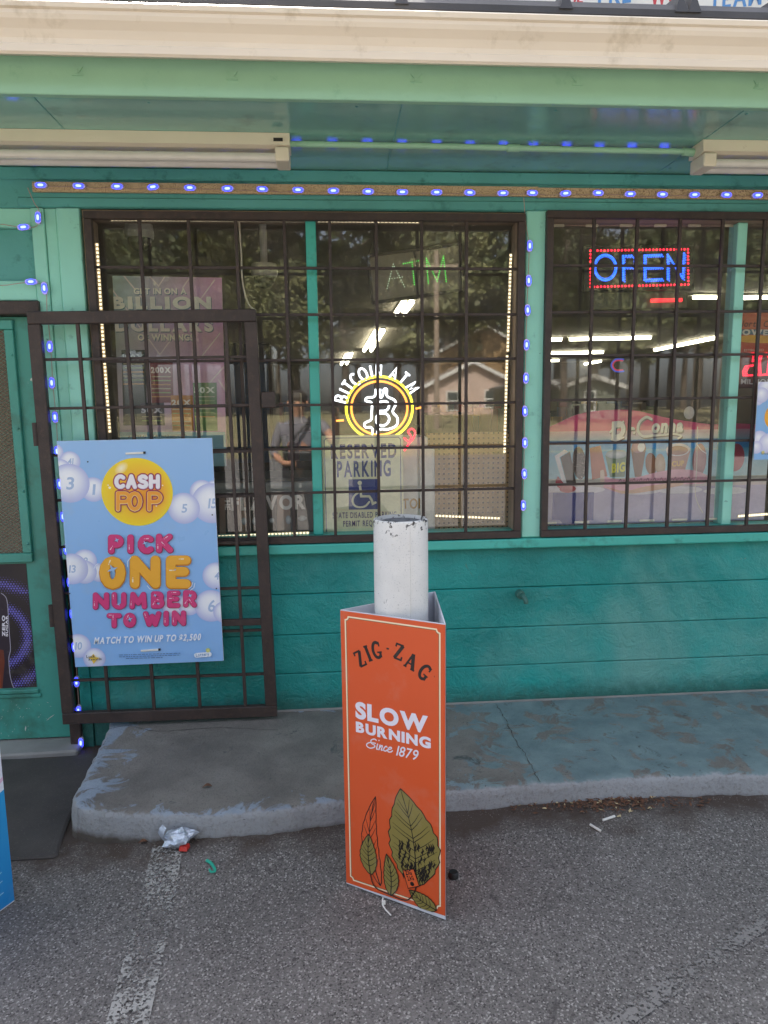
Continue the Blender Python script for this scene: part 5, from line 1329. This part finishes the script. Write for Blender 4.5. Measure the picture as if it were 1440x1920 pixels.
# ---- jackpot sign and little lottery sign at the edge of the picture
YP = .16
a, b = PY(1374, 728, YP), PY(1520, 585, YP)
fr = frame((a.x, YP, a.z), (1, 0, 0), (0, 0, 1)); W, H = b.x-a.x, b.z-a.z
jp = thing('jackpot_sign', 'orange and red jackpot sign with red dotted digits behind the mint mullion', 'sign', mat=fr)
mb = MB(); mb.box(0, W, 0, H, -.03, 0, .003); mb.build('case', 'dark', jp, local=True)
k = Ink(fr, (1330, 540, 4.0818), .0004); k.clip = [(.002, .002), (W-.002, .002), (W-.002, H-.002), (.002, H-.002)]
T, Bm = lin('e0764f'), lin('c23a2c'); yb = k.p(0, 495).y; k.emitface([(0, yb), (W, yb), (W, H), (0, H)], [Bm, Bm, T, T], k.z); k.emitface([(0, 0), (W, 0), (W, yb), (0, yb)], [lin('5a2a22'), lin('5a2a22'), lin('7a2f22'), lin('7a2f22')], k.z); k.lift()
k.poly(k.P(smoothxy([(195, 400), (240, 370), (340, 362), (480, 372), (600, 400), (480, 420), (340, 420), (240, 412)])), 'eeb03a')
k.textp('North Carolina', (215, 295), (640, 300), 46, '6b2a2a', bold=.03, shear=.2); k.stroke(k.P([(205, 336), (700, 340)]), 46/4.08/440, '4a6f88')
k.textp('POWERBALL', (206, 358), (700, 362), 40, 'e8e2d6', bold=.05); k.textp('ESTIMATED', (265, 485), (415, 482), 16, 'e0b0a0', bold=.02); k.textp('MILLION', (240, 735), (480, 735), 36, 'd9d3cf', bold=.03)
k.build('artwork', jp)
mb = MB()
def cr(x, y, Y=YP-.002): return PY(1330+x/4.0818, 540+y/4.0818, Y)
for s in ([(300, 512), (340, 500), (350, 530), (345, 560)], [(345, 590), (290, 600), (270, 640), (275, 670), (340, 668)], [(390, 510), (450, 500), (470, 540), (455, 660), (380, 668), (375, 560), (390, 510)]):
    for dx in (-14, 0, 14): dots(mb, [(x+dx, y) for x, y in s], cr, 12, .0042, YP-.002)
mb.build('digits', 'ledr', jp)
YQ = -.055
a, b = PY(1413, 862, YQ), PY(1413, 716, YQ); W = .26; H = b.z-a.z
fr = frame((a.x, YQ, a.z), (1, 0, 0), (0, 0, 1)); lp = thing('lottery_poster', 'small sky blue lottery sign with a yellow ball hung on the second grille', 'poster', mat=fr)
mb = MB(); mb.box(0, W, 0, H, -.004, 0); mb.build('panel', 'cardwhite', lp, local=True)
k = Ink(fr, (1330, 540, 4.0818), .0004); k.clip = [(0, 0), (W, 0), (W, H), (0, H)]
k.poly([(0, 0), (W, 0), (W, H), (0, H)], '86b6e6'); s_ = 1/4.0818/(1331/3.24)
for x, y, r in ((380, 730, 60), (440, 760, 70), (370, 850, 50), (400, 820, 60), (380, 1160, 70), (450, 1190, 80), (360, 1220, 50)): k.disc(k.p(x, y), r*s_, None, 'f4f6fb', 'c3c4e6', (-.1, .3))
k.disc(k.p(525, 985), 112*s_, None, 'ffc44a', 'f0a92e', (.1, .1)); k.textp('CASH', (460, 975), (600, 975), 50, 'f4eef2', bold=.05); k.textp('POP', (460, 1040), (600, 1040), 50, 'e07a2a', bold=.05)
k.disc(k.p(410, 1260), 14*s_, None, 'd8cf8a'); k.textp('Rewards', (395, 1275), (450, 1275), 20, '5a6a72')
k.build('artwork', lp)

# ---- warm dotted strip lights round the window
def strip(label, runs, Y, step=.0165):
    t_ = thing('led_strip', label, 'led strip', PY(*runs[0][0], Y), group='warm strip lights edging the windows')
    for a, b in runs:
        A, B = PY(*a, Y), PY(*b, Y); d = B-A; n = max(2, int(d.length/step)); ver = abs(d.z) > abs(d.x)
        mb = MB(); mb.bar(A+Vector((0, .004, 0)), B+Vector((0, .004, 0)), .014, .004); mb.build('backing', 'whiteold', t_)
        mb = MB()
        for i in range(n):
            c = A+d*((i+.5)/n); mb.raw([(c.x-.0045, Y, c.z-.0045), (c.x+.0045, Y, c.z-.0045), (c.x+.0045, Y, c.z+.0045), (c.x-.0045, Y, c.z+.0045), (c.x, Y-.005, c.z)], [(0, 1, 4), (1, 2, 4), (2, 3, 4), (3, 0, 4)])
        mb.build('diodes', 'warmled', t_)
YL = .066
strip('warm strip light along the top of the first pane behind the gate', [((207, 411.5), (572, 413.5))], YL)
strip('warm strip light down the wooden side of the window behind the gate', [((181.5, 455), (193, 640)), ((193, 642), (206, 812))], YL)
strip('warm strip light along the top of the pane above the neon sign', [((595, 414), (702, 415)), ((706, 415), (786, 416))], YL)
strip('warm strip light running down the inner edge beside the mint pilaster', [((958, 475), (952, 660)), ((951, 665), (946, 850))], YL)
strip('short warm strip light at the foot of the pegboard', [((816, 967), (938, 972))], .3)
strip('warm strip light at the sill below the flavour poster', [((408, 1006), (580, 999))], YL)
strip('warm strip light at the sill near the small hung lottery sign', [((1384, 968), (1440, 964))], .09, .012)
mb = MB(); s_ = thing('led_strip', 'unlit strip of pale modules along the top of the second window', 'led strip', PY(1040, 423, YL), group='warm strip lights edging the windows')
for i in range(6): x = 1046+i*64; a, b = PY(x-12, 423, YL), PY(x+12, 423, YL); mb = MB(); mb.bar(a, b, .013, .008, bev=.003); mb.build('module', 'whiteold', s_)
mb = MB(); mb.bar(PY(1036, 423, YL+.006), PY(1372, 424, YL+.006), .004, .003); mb.build('wire', 'wire', s_)
mb = MB(); s_ = thing('led_strip', 'unlit strip of pale modules along the sill of the second window', 'led strip', PY(1040, 980, YL), group='warm strip lights edging the windows')
for i in range(6): x = 1030+i*61; a, b = PY(x-14, 981-i*1.5, YL), PY(x+14, 980.5-i*1.5, YL); mb = MB(); mb.bar(a, b, .012, .008, bev=.003); mb.build('module', 'whiteold', s_)
for lab, P, r in (('pale cable dangling inside the window above the gate', [(448, 408), (452, 470), (455, 530), (466, 570), (480, 582)], .004), ('thin wire curving down before the ice cream poster', [(1308, 800), (1306, 880), (1304, 930), (1318, 962)], .0018)):
    mb = MB(); mb.tube(smoothline([PY(x, y, .075) for x, y in P], 6), r, 6); tag(mb.build('hanging_cable', 'whiteold', smooth=True), lab, 'cable')

# ---- flavour board, white bin, pegboard, counter, shelves
YF = .12
a, b = PY(400, 998, YF), PY(593, 924, YF); fr = frame((a.x, YF, .968), (1, 0, 0), (0, 0, 1)); W, H = b.x-a.x, b.z-.968
fb = thing('flavour_board', 'low black and tan board lettered THE FLAVOR at the window sill', 'sign', mat=fr)
mb = MB(); mb.box(0, W, 0, H, -.006, 0); mb.build('panel', 'dark', fb, local=True)
k = Ink(fr, (440, 840, 3.4286), .0004); k.clip = [(0, 0), (W, 0), (W, H), (0, H)]
k.poly([(0, 0), (W, 0), (W, H), (0, H)], '2a2624')
for x0, x1 in ((15, 75), (270, 355), (-100, -60)): k.pp([(x0, 290), (x1, 290), (x1+4, 560), (x0+4, 560)], '9c8170')
k.textp('FLAVOR', (-20, 398), (456, 388), 84, 'e6e1da', bold=.045); k.textp('THE', (-64, 300), (-62, 398), 34, 'e6e1da', bold=.03)
for x, y, rx, ry in ((60, 470, .012, .018), (135, 470, .016, .02), (240, 465, .012, .012), (345, 462, .013, .022), (435, 452, .02, .013)): k.disc(k.p(x, y), rx, ry, 'cfd3d6', '8d9296')
k.build('artwork', fb)
bn_ = thing('white_cabinet', 'white plastic cabinet with gold lettering behind the parking sign', 'cabinet', (.5, .3, .13))
a, b = PY(745, 1000, .24), PY(816, 838, .24)
mb = MB(); mb.box(a.x, b.x, .24, .55, .13, b.z, .015, seg=2); mb.build('body', 'white', bn_)
a2, b2 = PY(752, 838, .26), PY(803, 818, .26); mb = MB(); mb.box(a2.x, b2.x, .26, .52, b.z+.001, b2.z, .012, seg=2); mb.build('top', 'white', bn_)
fr = frame((a.x, .2385, a.z), (1, 0, 0), (0, 0, 1)); k = Ink(fr, (580, 440, 3.4286), .0002); k.textp('TOI', (598, 1760), (712, 1758), 62, 'b58a3c', bold=.03); k.build('lettering', bn_)
a, b = PY(800, 1000, .42), PY(1000, 838, .42)
pg = thing('pegboard_rack', 'tan pegboard back of a display rack standing in the window', 'display rack', ((a.x+b.x)/2, .42, .13))
m, t, p, co = newmat('pegboard'); mp = _n(t, 'ShaderNodeVectorMath', operation='MULTIPLY'); mp.inputs[1].default_value = (38, 38, 38); t.links.new(co, mp.inputs[0])
fr_ = _n(t, 'ShaderNodeVectorMath', operation='FRACTION'); t.links.new(mp.outputs[0], fr_.inputs[0]); sb = _n(t, 'ShaderNodeVectorMath', operation='SUBTRACT'); sb.inputs[1].default_value = (.5, .5, .5); t.links.new(fr_.outputs[0], sb.inputs[0])
ml = _n(t, 'ShaderNodeVectorMath', operation='MULTIPLY'); ml.inputs[1].default_value = (1, 0, 1); t.links.new(sb.outputs[0], ml.inputs[0]); ln = _n(t, 'ShaderNodeVectorMath', operation='LENGTH'); t.links.new(ml.outputs[0], ln.inputs[0])
t.links.new(mixrgb(t, ramp(t, ln.outputs['Value'], .16, .2), lin('3a2a1c'), mixrgb(t, noise(t, co, 4, 3), lin('d8a86e'), lin('e6ba80'))), p.inputs['Base Color']); p.inputs['Roughness'].default_value = .6
mb = MB(); mb.box(a.x, b.x+.25, .42, .43, .3, PY(800, 812, .42).z); mb.build('board', m, pg)
mb = MB(); mb.box(PY(872, 900, .4).x-.008, PY(872, 900, .4).x+.008, .405, .4195, .13, 1.9); mb.box(a.x-.03, a.x-.005, .41, .44, .13, 1.5); mb.box(a.x, b.x+.25, .425, .9, .13, .29); mb.build('upright', 'shelf', pg)
fz = thing('counter_freezer', 'low white chest counter inside behind the flavour board', 'counter', (-.35, .9, .13))
a, b = PY(330, 930, .5), PY(596, 872, 1.0)
mb = MB(); mb.box(-1.0, b.x, .5, 1.05, .13, PY(500, 905, .5).z, .02, seg=2); mb.build('body', 'white', fz)
mb = MB(); mb.box(-.98, b.x-.02, .52, 1.03, PY(500, 905, .5).z+.001, PY(500, 905, .5).z+.02, .006); mb.build('lid', 'steel', fz)
M['fridgeblue'] = plain('blue_cooler_print', lin('2c4a6c'), .4)
a, b = PY(446, 868, 1.3), PY(502, 678, 1.3); cl = thing('drink_cooler', 'tall dark drink cooler with a blue front panel inside the shop', 'cooler', (a.x, 1.5, .13))
mb = MB(); mb.box(a.x-.12, b.x+.02, 1.32, 1.9, .13, b.z+.12, .01); mb.build('cabinet', 'shelf', cl); mb = MB(); mb.box(a.x, b.x, 1.3, 1.318, a.z, b.z); mb.build('front_panel', 'fridgeblue', cl)
rs_ = random.Random(31)
goods = [paint('packet_%d' % i, lin(h), .4, .1, 9, bst=0) for i, h in enumerate(('a33a2c', 'c79a3a', '3a5f8f', '4f7a45', 'b5a58c', '7a4a68', 'd0c8ba'))]
def shelfunit(x0, x1, y0, y1, h, label):
    t_ = thing('shelf_unit', label, 'shelf', ((x0+x1)/2, (y0+y1)/2, .13), group='dim shelves of packets deep in the shop')
    mb = MB(); mb.box(x0, x1, (y0+y1)/2-.01, (y0+y1)/2+.01, .13, .13+h)
    for i in range(4): mb.box(x0, x1, y0, y1, .2+i*h/4, .22+i*h/4)
    mb.build('rack', 'shelf', t_)
    for i in range(4):
        x = x0+.02; mb = MB()
        while x < x1-.12:
            w_ = rs_.uniform(.06, .16); mb.box(x, x+w_-.01, y0+.01, (y0+y1)/2-.02, .222+i*h/4, .222+i*h/4+rs_.uniform(.5, .85)*h/4, mi=rs_.randrange(7)); x += w_
        mb.build('packets', goods, t_)
shelfunit(.9, 2.2, 3.2, 3.9, 1.4, 'dim shelf of packets nearest the pegboard window'); shelfunit(-1.9, -.2, 4.5, 5.2, 1.6, 'dim shelf of packets deep behind the gate'); shelfunit(1.2, 4.5, 6.2, 6.9, 1.5, 'long dim shelf of packets far at the back of the shop')
tb = 0
for i, (a, b, lab) in enumerate((((742, 590), (758, 567), 'short lit ceiling tube nearest the window above the neon sign'), ((757, 590), (774, 567), 'second lit ceiling tube nearest the window above the neon sign'), ((683, 657), (705, 622), 'middle lit ceiling tube in the diagonal row'), ((696, 657), (718, 620), 'second middle lit ceiling tube in the diagonal row'), ((640, 683), (650, 665), 'far lit ceiling tube in the diagonal row'), ((650, 682), (659, 663), 'second far lit ceiling tube in the diagonal row'),
        ((1068, 635.5), (1220, 632.5), 'long lit ceiling tube below the dotted sign'), ((1024, 636.5), (1053, 636), 'lit ceiling tube cut by the pilaster, upper row'), ((1024, 662), (1131, 660), 'lit ceiling tube in the second row behind the dotted sign'), ((1024, 676), (1048, 675.5), 'lit ceiling tube cut by the pilaster, lower row'), ((1300, 558), (1345, 558), 'near lit ceiling tube by the mint mullion'), ((1384, 559), (1475, 557), 'near lit ceiling tube beyond the mint mullion'), ((1228, 656), (1341, 633), 'slanting lit ceiling tube to the side of the mullion'), ((1061, 689), (1126, 677), 'small slanting lit ceiling tube at the back'))):
    A, Bq = PZ(*a, 2.6), PZ(*b, 2.6)
    L_ = thing('ceiling_light', lab, 'ceiling light', A.lerp(Bq, .5), group='lit tubes on the shop ceiling')
    r = .016 if A.y < 5 else .03
    mb = MB(); mb.tube([A, Bq], r, 8); mb.build('tube', 'ltube', L_); d = (Bq-A).normalized(); mb = MB(); mb.bar(A-d*.03+Vector((0, 0, .03)), Bq+d*.03+Vector((0, 0, .03)), .055, .02, (0, 0, 1)); mb.build('batten', 'white', L_)
def domecam(px, py, Y, lab):
    c = PY(px, py, Y); t_ = thing('security_camera', lab, 'camera', (c.x, Y, 2.6), group='dome cameras on the shop ceiling')
    mb = MB(); mb.tube([(c.x, Y, 2.64), (c.x, Y, c.z+.07)], .02, 10); mb.lathe([(.07, c.z+.07), (.075, c.z+.03), (.07, c.z)], (c.x, Y), 20); mb.build('mount', 'white', t_); mb = MB(); mb.lathe([(.062, c.z-.001), (.055, c.z-.03), (.03, c.z-.055), (.005, c.z-.062)], (c.x, Y), 20); mb.build('dome', 'dark', t_, smooth=True)
domecam(262, 448, .7, 'pale dome camera above the pink and teal poster'); domecam(496, 520, .9, 'dome camera hanging beside the first mint mullion')
ng = thing('neon_sign', 'small red and blue neon letter glowing deep inside the shop', 'neon sign', PY(1160, 685, 3.0))
for m_, k_, r_ in ((emit('faint_blue_neon', (.1, .2, 1), .12), 1.0, .012), (emit('faint_red_neon', (1, .1, .15), .12), .8, .012)):
    mb = MB(); mb.tube(smoothline([PY(1160+x*k_, 685+y*k_, 3.0) for x, y in ((10, -11), (-6, -11), (-14, 0), (-6, 11), (10, 11))], 5), r_*.6, 6); mb.build('tube', m_, ng, smooth=True)

# ================================================================ ACROSS THE STREET (seen only as reflections in the panes)
def house(label, xl, xr, y, zb, ze, zp, depth, wall, roofc, win, xp=None):
    t_ = thing('house', label, 'house', ((xl+xr)/2, y, zb)); xp = xp or (xl+xr)/2
    mb = MB(); mb.prism([(xl, zb-1), (xr, zb-1), (xr, ze), (xp, zp), (xl, ze)], y, y-depth)
    m, tt_, p, co = newmat('clapboard'); wv = _n(tt_, 'ShaderNodeTexWave', wave_type='BANDS', bands_direction='Z'); wv.inputs['Scale'].default_value = 2.2; tt_.links.new(co, wv.inputs['Vector'])
    tt_.links.new(mixrgb(tt_, ramp(tt_, wv.outputs[0], .05, .3), [q*.6 for q in lin(wall)], lin(wall)), p.inputs['Base Color']); p.inputs['Roughness'].default_value = .7
    mb.build('wall', m, t_)
    mb = MB()
    for a, b in (((xl-.35, ze-.2), (xp, zp+.05)), ((xp, zp+.05), (xr+.35, ze-.2))): mb.hexa([(a[0], y+.4, a[1]), (b[0], y+.4, b[1]), (b[0], y-depth, b[1]), (a[0], y-depth, a[1]), (a[0], y+.4, a[1]+.18), (b[0], y+.4, b[1]+.18), (b[0], y-depth, b[1]+.18), (a[0], y-depth, a[1]+.18)])
    mb.build('roof', plain('shingle', lin(roofc), .9), t_)
    mb = MB()
    for a, b in (((xl-.35, ze-.12), (xp, zp+.13)), ((xp, zp+.13), (xr+.35, ze-.12))): mb.bar((a[0], y+.42, a[1]), (b[0], y+.42, b[1]), .26, .05)
    mb.build('barge_board', 'white', t_)
    for x, z, w_, h in win:
        mb = MB(); mb.box(x-w_/2, x+w_/2, y+.003, y+.06, z-h/2, z+h/2); f = mb.build('window_frame', 'white', t_)
        mb = MB(); mb.box(x-w_/2+.1, x+w_/2-.1, y+.061, y+.065, z-h/2+.1, z-.04); mb.box(x-w_/2+.1, x+w_/2-.1, y+.061, y+.065, z+.04, z+h/2-.1); mb.build('pane', plain('house_pane', lin('49504c'), .1), f)
    return t_
yA = -50; A_ = [RY(796, 722, yA), RY(946, 714, yA), RY(872, 682, yA), RY(872, 778, yA)]
house('pale pink clapboard house with low gable across the street', A_[0].x, A_[1].x+.6, yA, A_[3].z, A_[0].z, A_[2].z, 9, 'd9bfae', '8c7a6c', [(RY(842, 752, yA).x, RY(842, 752, yA).z, 1.0, 1.5), (RY(912, 748, yA).x, RY(912, 748, yA).z, .9, 1.4)])
yB = -40; B_ = [RY(1071, 724, yB), RY(1180, 727, yB), RY(1125, 709, yB), RY(1125, 800, yB)]
house('grey green clapboard house with white framed window across the street', B_[0].x, B_[1].x, yB, B_[3].z, B_[0].z, B_[2].z, 8, '8b8f7e', '6d675f', [(RY(1122, 752, yB).x, RY(1122, 752, yB).z, .75, 1.3)])
B2 = [RY(1015, 722, yB-2), RY(1069, 722, yB-2), RY(1040, 712, yB-2)]
house('low grey clapboard wing beside the grey green house', B2[0].x-2, B2[1].x, yB-2, .4, B2[0].z, B2[2].z, 6, '80826f', '6d675f', [])
yC = -68; C_ = [RY(790, 676, yC), RY(960, 650, yC), RY(932, 614, yC)]
house('tan roofed house rising behind the pink house', C_[0].x, C_[1].x+3, yC, 1.2, C_[0].z, C_[2].z, 8, 'a8895e', 'a07c45', [])
pl = thing('utility_pole', 'wooden utility pole across the street', 'utility pole', (RY(812, 600, -34).x, -34, .3))
px_ = RY(812, 600, -34).x; mb = MB(); mb.tube([(px_, -34, -.2), (px_, -34, 9.5)], [.16, .12], 12); mb.build('pole', 'wood', pl); mb = MB(); mb.box(px_-1.1, px_+1.1, -34.2, -34.05, 8.7, 8.85); mb.build('cross_arm', 'wood', pl)
# trees: a leaf-clump crown on a forked trunk; one of each form, then copies
M['bark'] = paint('bark', lin('5d5044'), .9, .3, 6, bs=20, bst=.5)
def leafmat(name, a, b):
    m, t, p, co = newmat(name); c = mixrgb(t, ramp(t, noise(t, co, .6, 4), .35, .65), lin(a), lin(b)); t.links.new(c, p.inputs['Base Color']); p.inputs['Roughness'].default_value = .6; return m
LM = [leafmat('foliage_olive', '4a5030', '7d7d50'), leafmat('foliage_green', '353f26', '62693f')]
def tree(seed, h, wid, lm):
    r_ = random.Random(seed); t_ = bpy.data.objects.new('tree', None); COL.objects.link(t_); ROOT[t_.name] = Matrix.Identity(4)
    mb = MB(); mb.tube(smoothline([(0, 0, -.5), (.1, .05, h*.2), (-.1, .1, h*.45), (.05, 0, h*.75)], 4), [.3-.25*i/12 for i in range(13)], 8); tips = []
    for i in range(9):
        a = i*2.4; z = h*(.28+.055*i); L = wid*r_.uniform(.5, .85)*(1-.05*i); e = Vector((cos(a)*L, sin(a)*L, z+L*.55)); mb.tube([(0, .05, z), (e.x*.5, e.y*.5, z+L*.2), e], [.1, .07, .03], 6); tips.append(e)
    mb.build('trunk', 'bark', t_, local=True)
    cl = [(e, wid*.42) for e in tips]+[(Vector((r_.gauss(0, wid*.3), r_.gauss(0, wid*.3), h*r_.uniform(.3, .95))), wid*r_.uniform(.25, .45)) for _ in range(16)]
    mb = MB()
    for c, R in cl:
        for _ in range(150):
            d = Vector((r_.gauss(0, 1), r_.gauss(0, 1), r_.gauss(0, 1))).normalized()*R*(r_.random()**.4); d.z *= .75; p = c+d; s = r_.uniform(.12, .3)
            u = Vector((r_.gauss(0, 1), r_.gauss(0, 1), r_.gauss(0, 1))).normalized(); v = u.orthogonal().normalized()*s*r_.uniform(.5, .9); u = u*s; mb.face([p-u, p-v, p+u, p+v])
    mb.build('crown', lm, t_, local=True, fix=False); return t_
protos = [tree(1, 15, 4.2, LM[0]), tree(2, 17, 4.6, LM[1]), tree(3, 12, 3.6, LM[0])]
kidsof = {p.name: [o for o in bpy.data.objects if o.parent == p] for p in protos}
tr = random.Random(77); used = set(); n = 0
for row, (yy, stp, sc0) in enumerate(((-58, 5.2, 1.15), (-72, 5.6, 1.55), (-86, 6.5, 2.0))):
    x = -34+row*2
    while x < 62:
        if not (row == 0 and (-2 < x < 13)):
            i = n % 3; p = protos[i]
            if i in used:
                o = p.copy(); COL.objects.link(o)
                for c in kidsof[p.name]: q = c.copy(); COL.objects.link(q); q.parent = o
            else: o = p; used.add(i)
            X, Yq = x+tr.uniform(-1.5, 1.5), yy+tr.uniform(-4, 4); s = sc0*tr.uniform(.85, 1.15)
            o.matrix_world = Matrix.Translation((X, Yq, gz(X, Yq)-.2)) @ Matrix.Rotation(tr.uniform(0, 6), 4, 'Z') @ Matrix.Scale(s, 4)
            tag(o, 'leafy sunlit tree in the belt of trees across the street', 'tree', 'belt of trees across the street'); n += 1
        x += stp
for X, Yq, s in ((-11, -33, .8), (13.5, -36, .85), (19, -32, .8), (24, -38, .9), (-17, -38, .9)):
    o = protos[1].copy(); COL.objects.link(o)
    for c in kidsof[protos[1].name]: q = c.copy(); COL.objects.link(q); q.parent = o
    o.matrix_world = Matrix.Translation((X, Yq, gz(X, Yq)-.2)) @ Matrix.Rotation(X, 4, 'Z') @ Matrix.Scale(s, 4)
    tag(o, 'leafy sunlit tree in the belt of trees across the street', 'tree', 'belt of trees across the street')

# ================================================================ THE PERSON TAKING THE PICTURE (mirrored in the first pane)
def person():
    t_ = thing('person', 'person in grey shirt and black cross bag holding up a phone, mirrored in the pane', 'person', (-.27, -3.82, 0))
    bm = bmesh.new(); J = {}; R_ = {}
    def j(n_, x, y, z, r): J[n_] = bm.verts.new((x, y, z)); R_[n_] = r
    X, Y = -.27, -3.82
    j('pelvis', X, Y, .98, .15); j('waist', X, Y+.01, 1.12, .135); j('chest', X, Y, 1.32, .15); j('neck0', X, Y, 1.47, .075); j('neck1', X, Y+.01, 1.54, .055); j('head', X, Y+.03, 1.63, .085); j('crown', X, Y+.02, 1.72, .07)
    for s, n_ in ((-1, 'L'), (1, 'R')):
        j('hip'+n_, X+s*.1, Y, .92, .1); j('knee'+n_, X+s*.12, Y+.02, .5, .062); j('ank'+n_, X+s*.13, Y-.02, .09, .043); j('toe'+n_, X+s*.15, Y+.15, .035, .035); j('sh'+n_, X+s*.18, Y, 1.41, .066)
    j('elR', X+.30, Y+.20, 1.22, .045); j('wrR', X+.31, Y+.40, 1.46, .03); j('paR', X+.305, Y+.43, 1.52, .026)
    j('elL', X-.26, Y+.03, 1.14, .044); j('wrL', X-.14, Y+.20, 1.05, .03); j('paL', X-.08, Y+.24, 1.05, .026)
    E = [('pelvis', 'waist'), ('waist', 'chest'), ('chest', 'neck0'), ('neck0', 'neck1'), ('neck1', 'head'), ('head', 'crown'), ('chest', 'shL'), ('chest', 'shR'), ('shR', 'elR'), ('elR', 'wrR'), ('wrR', 'paR'), ('shL', 'elL'), ('elL', 'wrL'), ('wrL', 'paL')]
    for n_ in 'LR': E += [('pelvis', 'hip'+n_), ('hip'+n_, 'knee'+n_), ('knee'+n_, 'ank'+n_), ('ank'+n_, 'toe'+n_)]
    for i, (dx, dz) in enumerate(((-.022, .07), (-.008, .082), (.008, .08), (.022, .066))):
        j('f%d' % i, X+.305+dx, Y+.445, 1.52+dz*.6, .0085); j('g%d' % i, X+.30+dx*1.1, Y+.46, 1.52+dz, .0075); E += [('paR', 'f%d' % i), ('f%d' % i, 'g%d' % i)]
        j('h%d' % i, X-.045, Y+.262, 1.05+dx*.9, .0085); j('i%d' % i, X-.022, Y+.255, 1.045+dx, .0075); E += [('paL', 'h%d' % i), ('h%d' % i, 'i%d' % i)]
    j('th', X+.27, Y+.44, 1.535, .0095); j('th2', X+.255, Y+.455, 1.555, .0085); E += [('paR', 'th'), ('th', 'th2')]
    j('tl', X-.07, Y+.25, 1.085, .0095); E += [('paL', 'tl')]
    for a, b in E: bm.edges.new((J[a], J[b]))
    names = list(J); bm.verts.index_update(); order = [n_ for n_ in J]
    me = bpy.data.meshes.new('body'); bm.to_mesh(me); bm.free(); o = bpy.data.objects.new('body_cage', me); COL.objects.link(o)
    o.modifiers.new('skin', 'SKIN'); o.modifiers.new('sub', 'SUBSURF').levels = 1; o.modifiers['sub'].render_levels = 1
    for i, n_ in enumerate(order): me.skin_vertices[0].data[i].radius = (R_[n_]*(1.25 if n_ in ('pelvis', 'waist', 'chest') else 1), R_[n_]*(.85 if n_ in ('pelvis', 'waist', 'chest') else 1)); me.skin_vertices[0].data[i].use_root = n_ == 'pelvis'
    dg = bpy.context.evaluated_depsgraph_get(); m2 = bpy.data.meshes.new_from_object(o.evaluated_get(dg)); bpy.data.objects.remove(o)
    m2.materials.clear()
    for m_ in (plain('skin', lin('b9886c'), .55), paint('grey_shirt', lin('77747a'), .85, .08, 20), paint('dark_trousers', lin('2f3138'), .85, .1, 20), plain('shoe', lin('26262a'), .6)): m2.materials.append(m_)
    for p in m2.polygons:
        c = p.center; x = abs(c.x-X); up = c.z
        armR = c.x-X > .2 and up > 1.0; armL = c.x-X < -.2 and up > .9
        fore = (c.y-Y > .09 and (c.x-X > .2 or up < 1.2))
        if up > 1.5 and not armR: mi = 0
        elif up < .1: mi = 3
        elif up < .97 and not (c.y-Y > .12): mi = 2
        elif fore: mi = 0
        else: mi = 1
        p.material_index = mi; p.use_smooth = True
    b_ = bpy.data.objects.new('body', m2); COL.objects.link(b_); b_.parent = t_; b_.matrix_local = ROOT[t_.name].inverted()
    mb = MB(); bm = bmesh.new(); bmesh.ops.create_uvsphere(bm, u_segments=16, v_segments=10, radius=1)
    for v in bm.verts: v.co = Vector((X+v.co.x*.096, Y-.005+v.co.y*.105, 1.685+v.co.z*.085)) if True else v.co
    mb.addbm(bm); mb.build('hair', plain('dark_hair', lin('2a211c'), .6), t_, smooth=True)
    mb = MB(); hy = Y+.115
    for s in (-1, 1): mb.lathe([(.012, 0), (.001, .004)], (X+s*.033, 0), 8)
    for i in range(len(mb.v)): v = mb.v[i]; mb.v[i] = Vector((v.x, hy-.002+v.z, 1.645+v.y))
    mb.build('eyes', 'dark', t_); mb = MB(); mb.tube([(X, hy-.005, 1.645), (X, hy+.018, 1.607), (X, hy-.005, 1.6)], [.008, .013, .008], 8); mb.build('nose', bpy.data.materials['skin'], t_); mb = MB(); mb.tube([(X-.024, hy-.012, 1.572), (X, hy-.002, 1.57), (X+.024, hy-.012, 1.572)], .005, 6); mb.build('mouth', plain('lips', lin('99594d'), .5), t_)
    for s in (-1, 1): mb = MB(); mb.lathe([(.008, -.03), (.016, 0), (.01, .03)], (X+s*.093, Y+.02), 10); mb.v = [Vector((v.x, v.y, v.z+1.63)) for v in mb.v]; mb.build('ear', bpy.data.materials['skin'], t_, smooth=True)
    bg = thing('cross_body_bag', 'black cross body bag worn over the grey shirt of the mirrored person', 'bag', (X-.05, Y+.16, 1.02)); mb = MB(); mb.box(X-.15, X+.13, Y+.145, Y+.20, 1.0, 1.17, .02, seg=2); mb.build('pouch', 'dark', bg); mb = MB(); mb.tube(smoothline([(X-.13, Y+.16, 1.16), (X-.02, Y+.155, 1.32), (X+.10, Y+.10, 1.455), (X+.11, Y, 1.49), (X+.08, Y-.12, 1.42)], 5), .014, 8); mb.build('strap', 'dark', bg)
    ph = thing('phone', 'black phone held up by the mirrored person', 'phone', (X+.29, Y+.475, 1.565)); cx_ = X+.285
    mb = MB(); mb.box(-.035+cx_, .035+cx_, Y+.463, Y+.471, 1.535, 1.69, .003, seg=2); mb.build('case', 'dark', ph)
    mb = MB(); mb.box(-.026+cx_, .0+cx_, Y+.4715, Y+.474, 1.64, 1.68, .002); mb.build('camera_bump', 'steel', ph)
person()
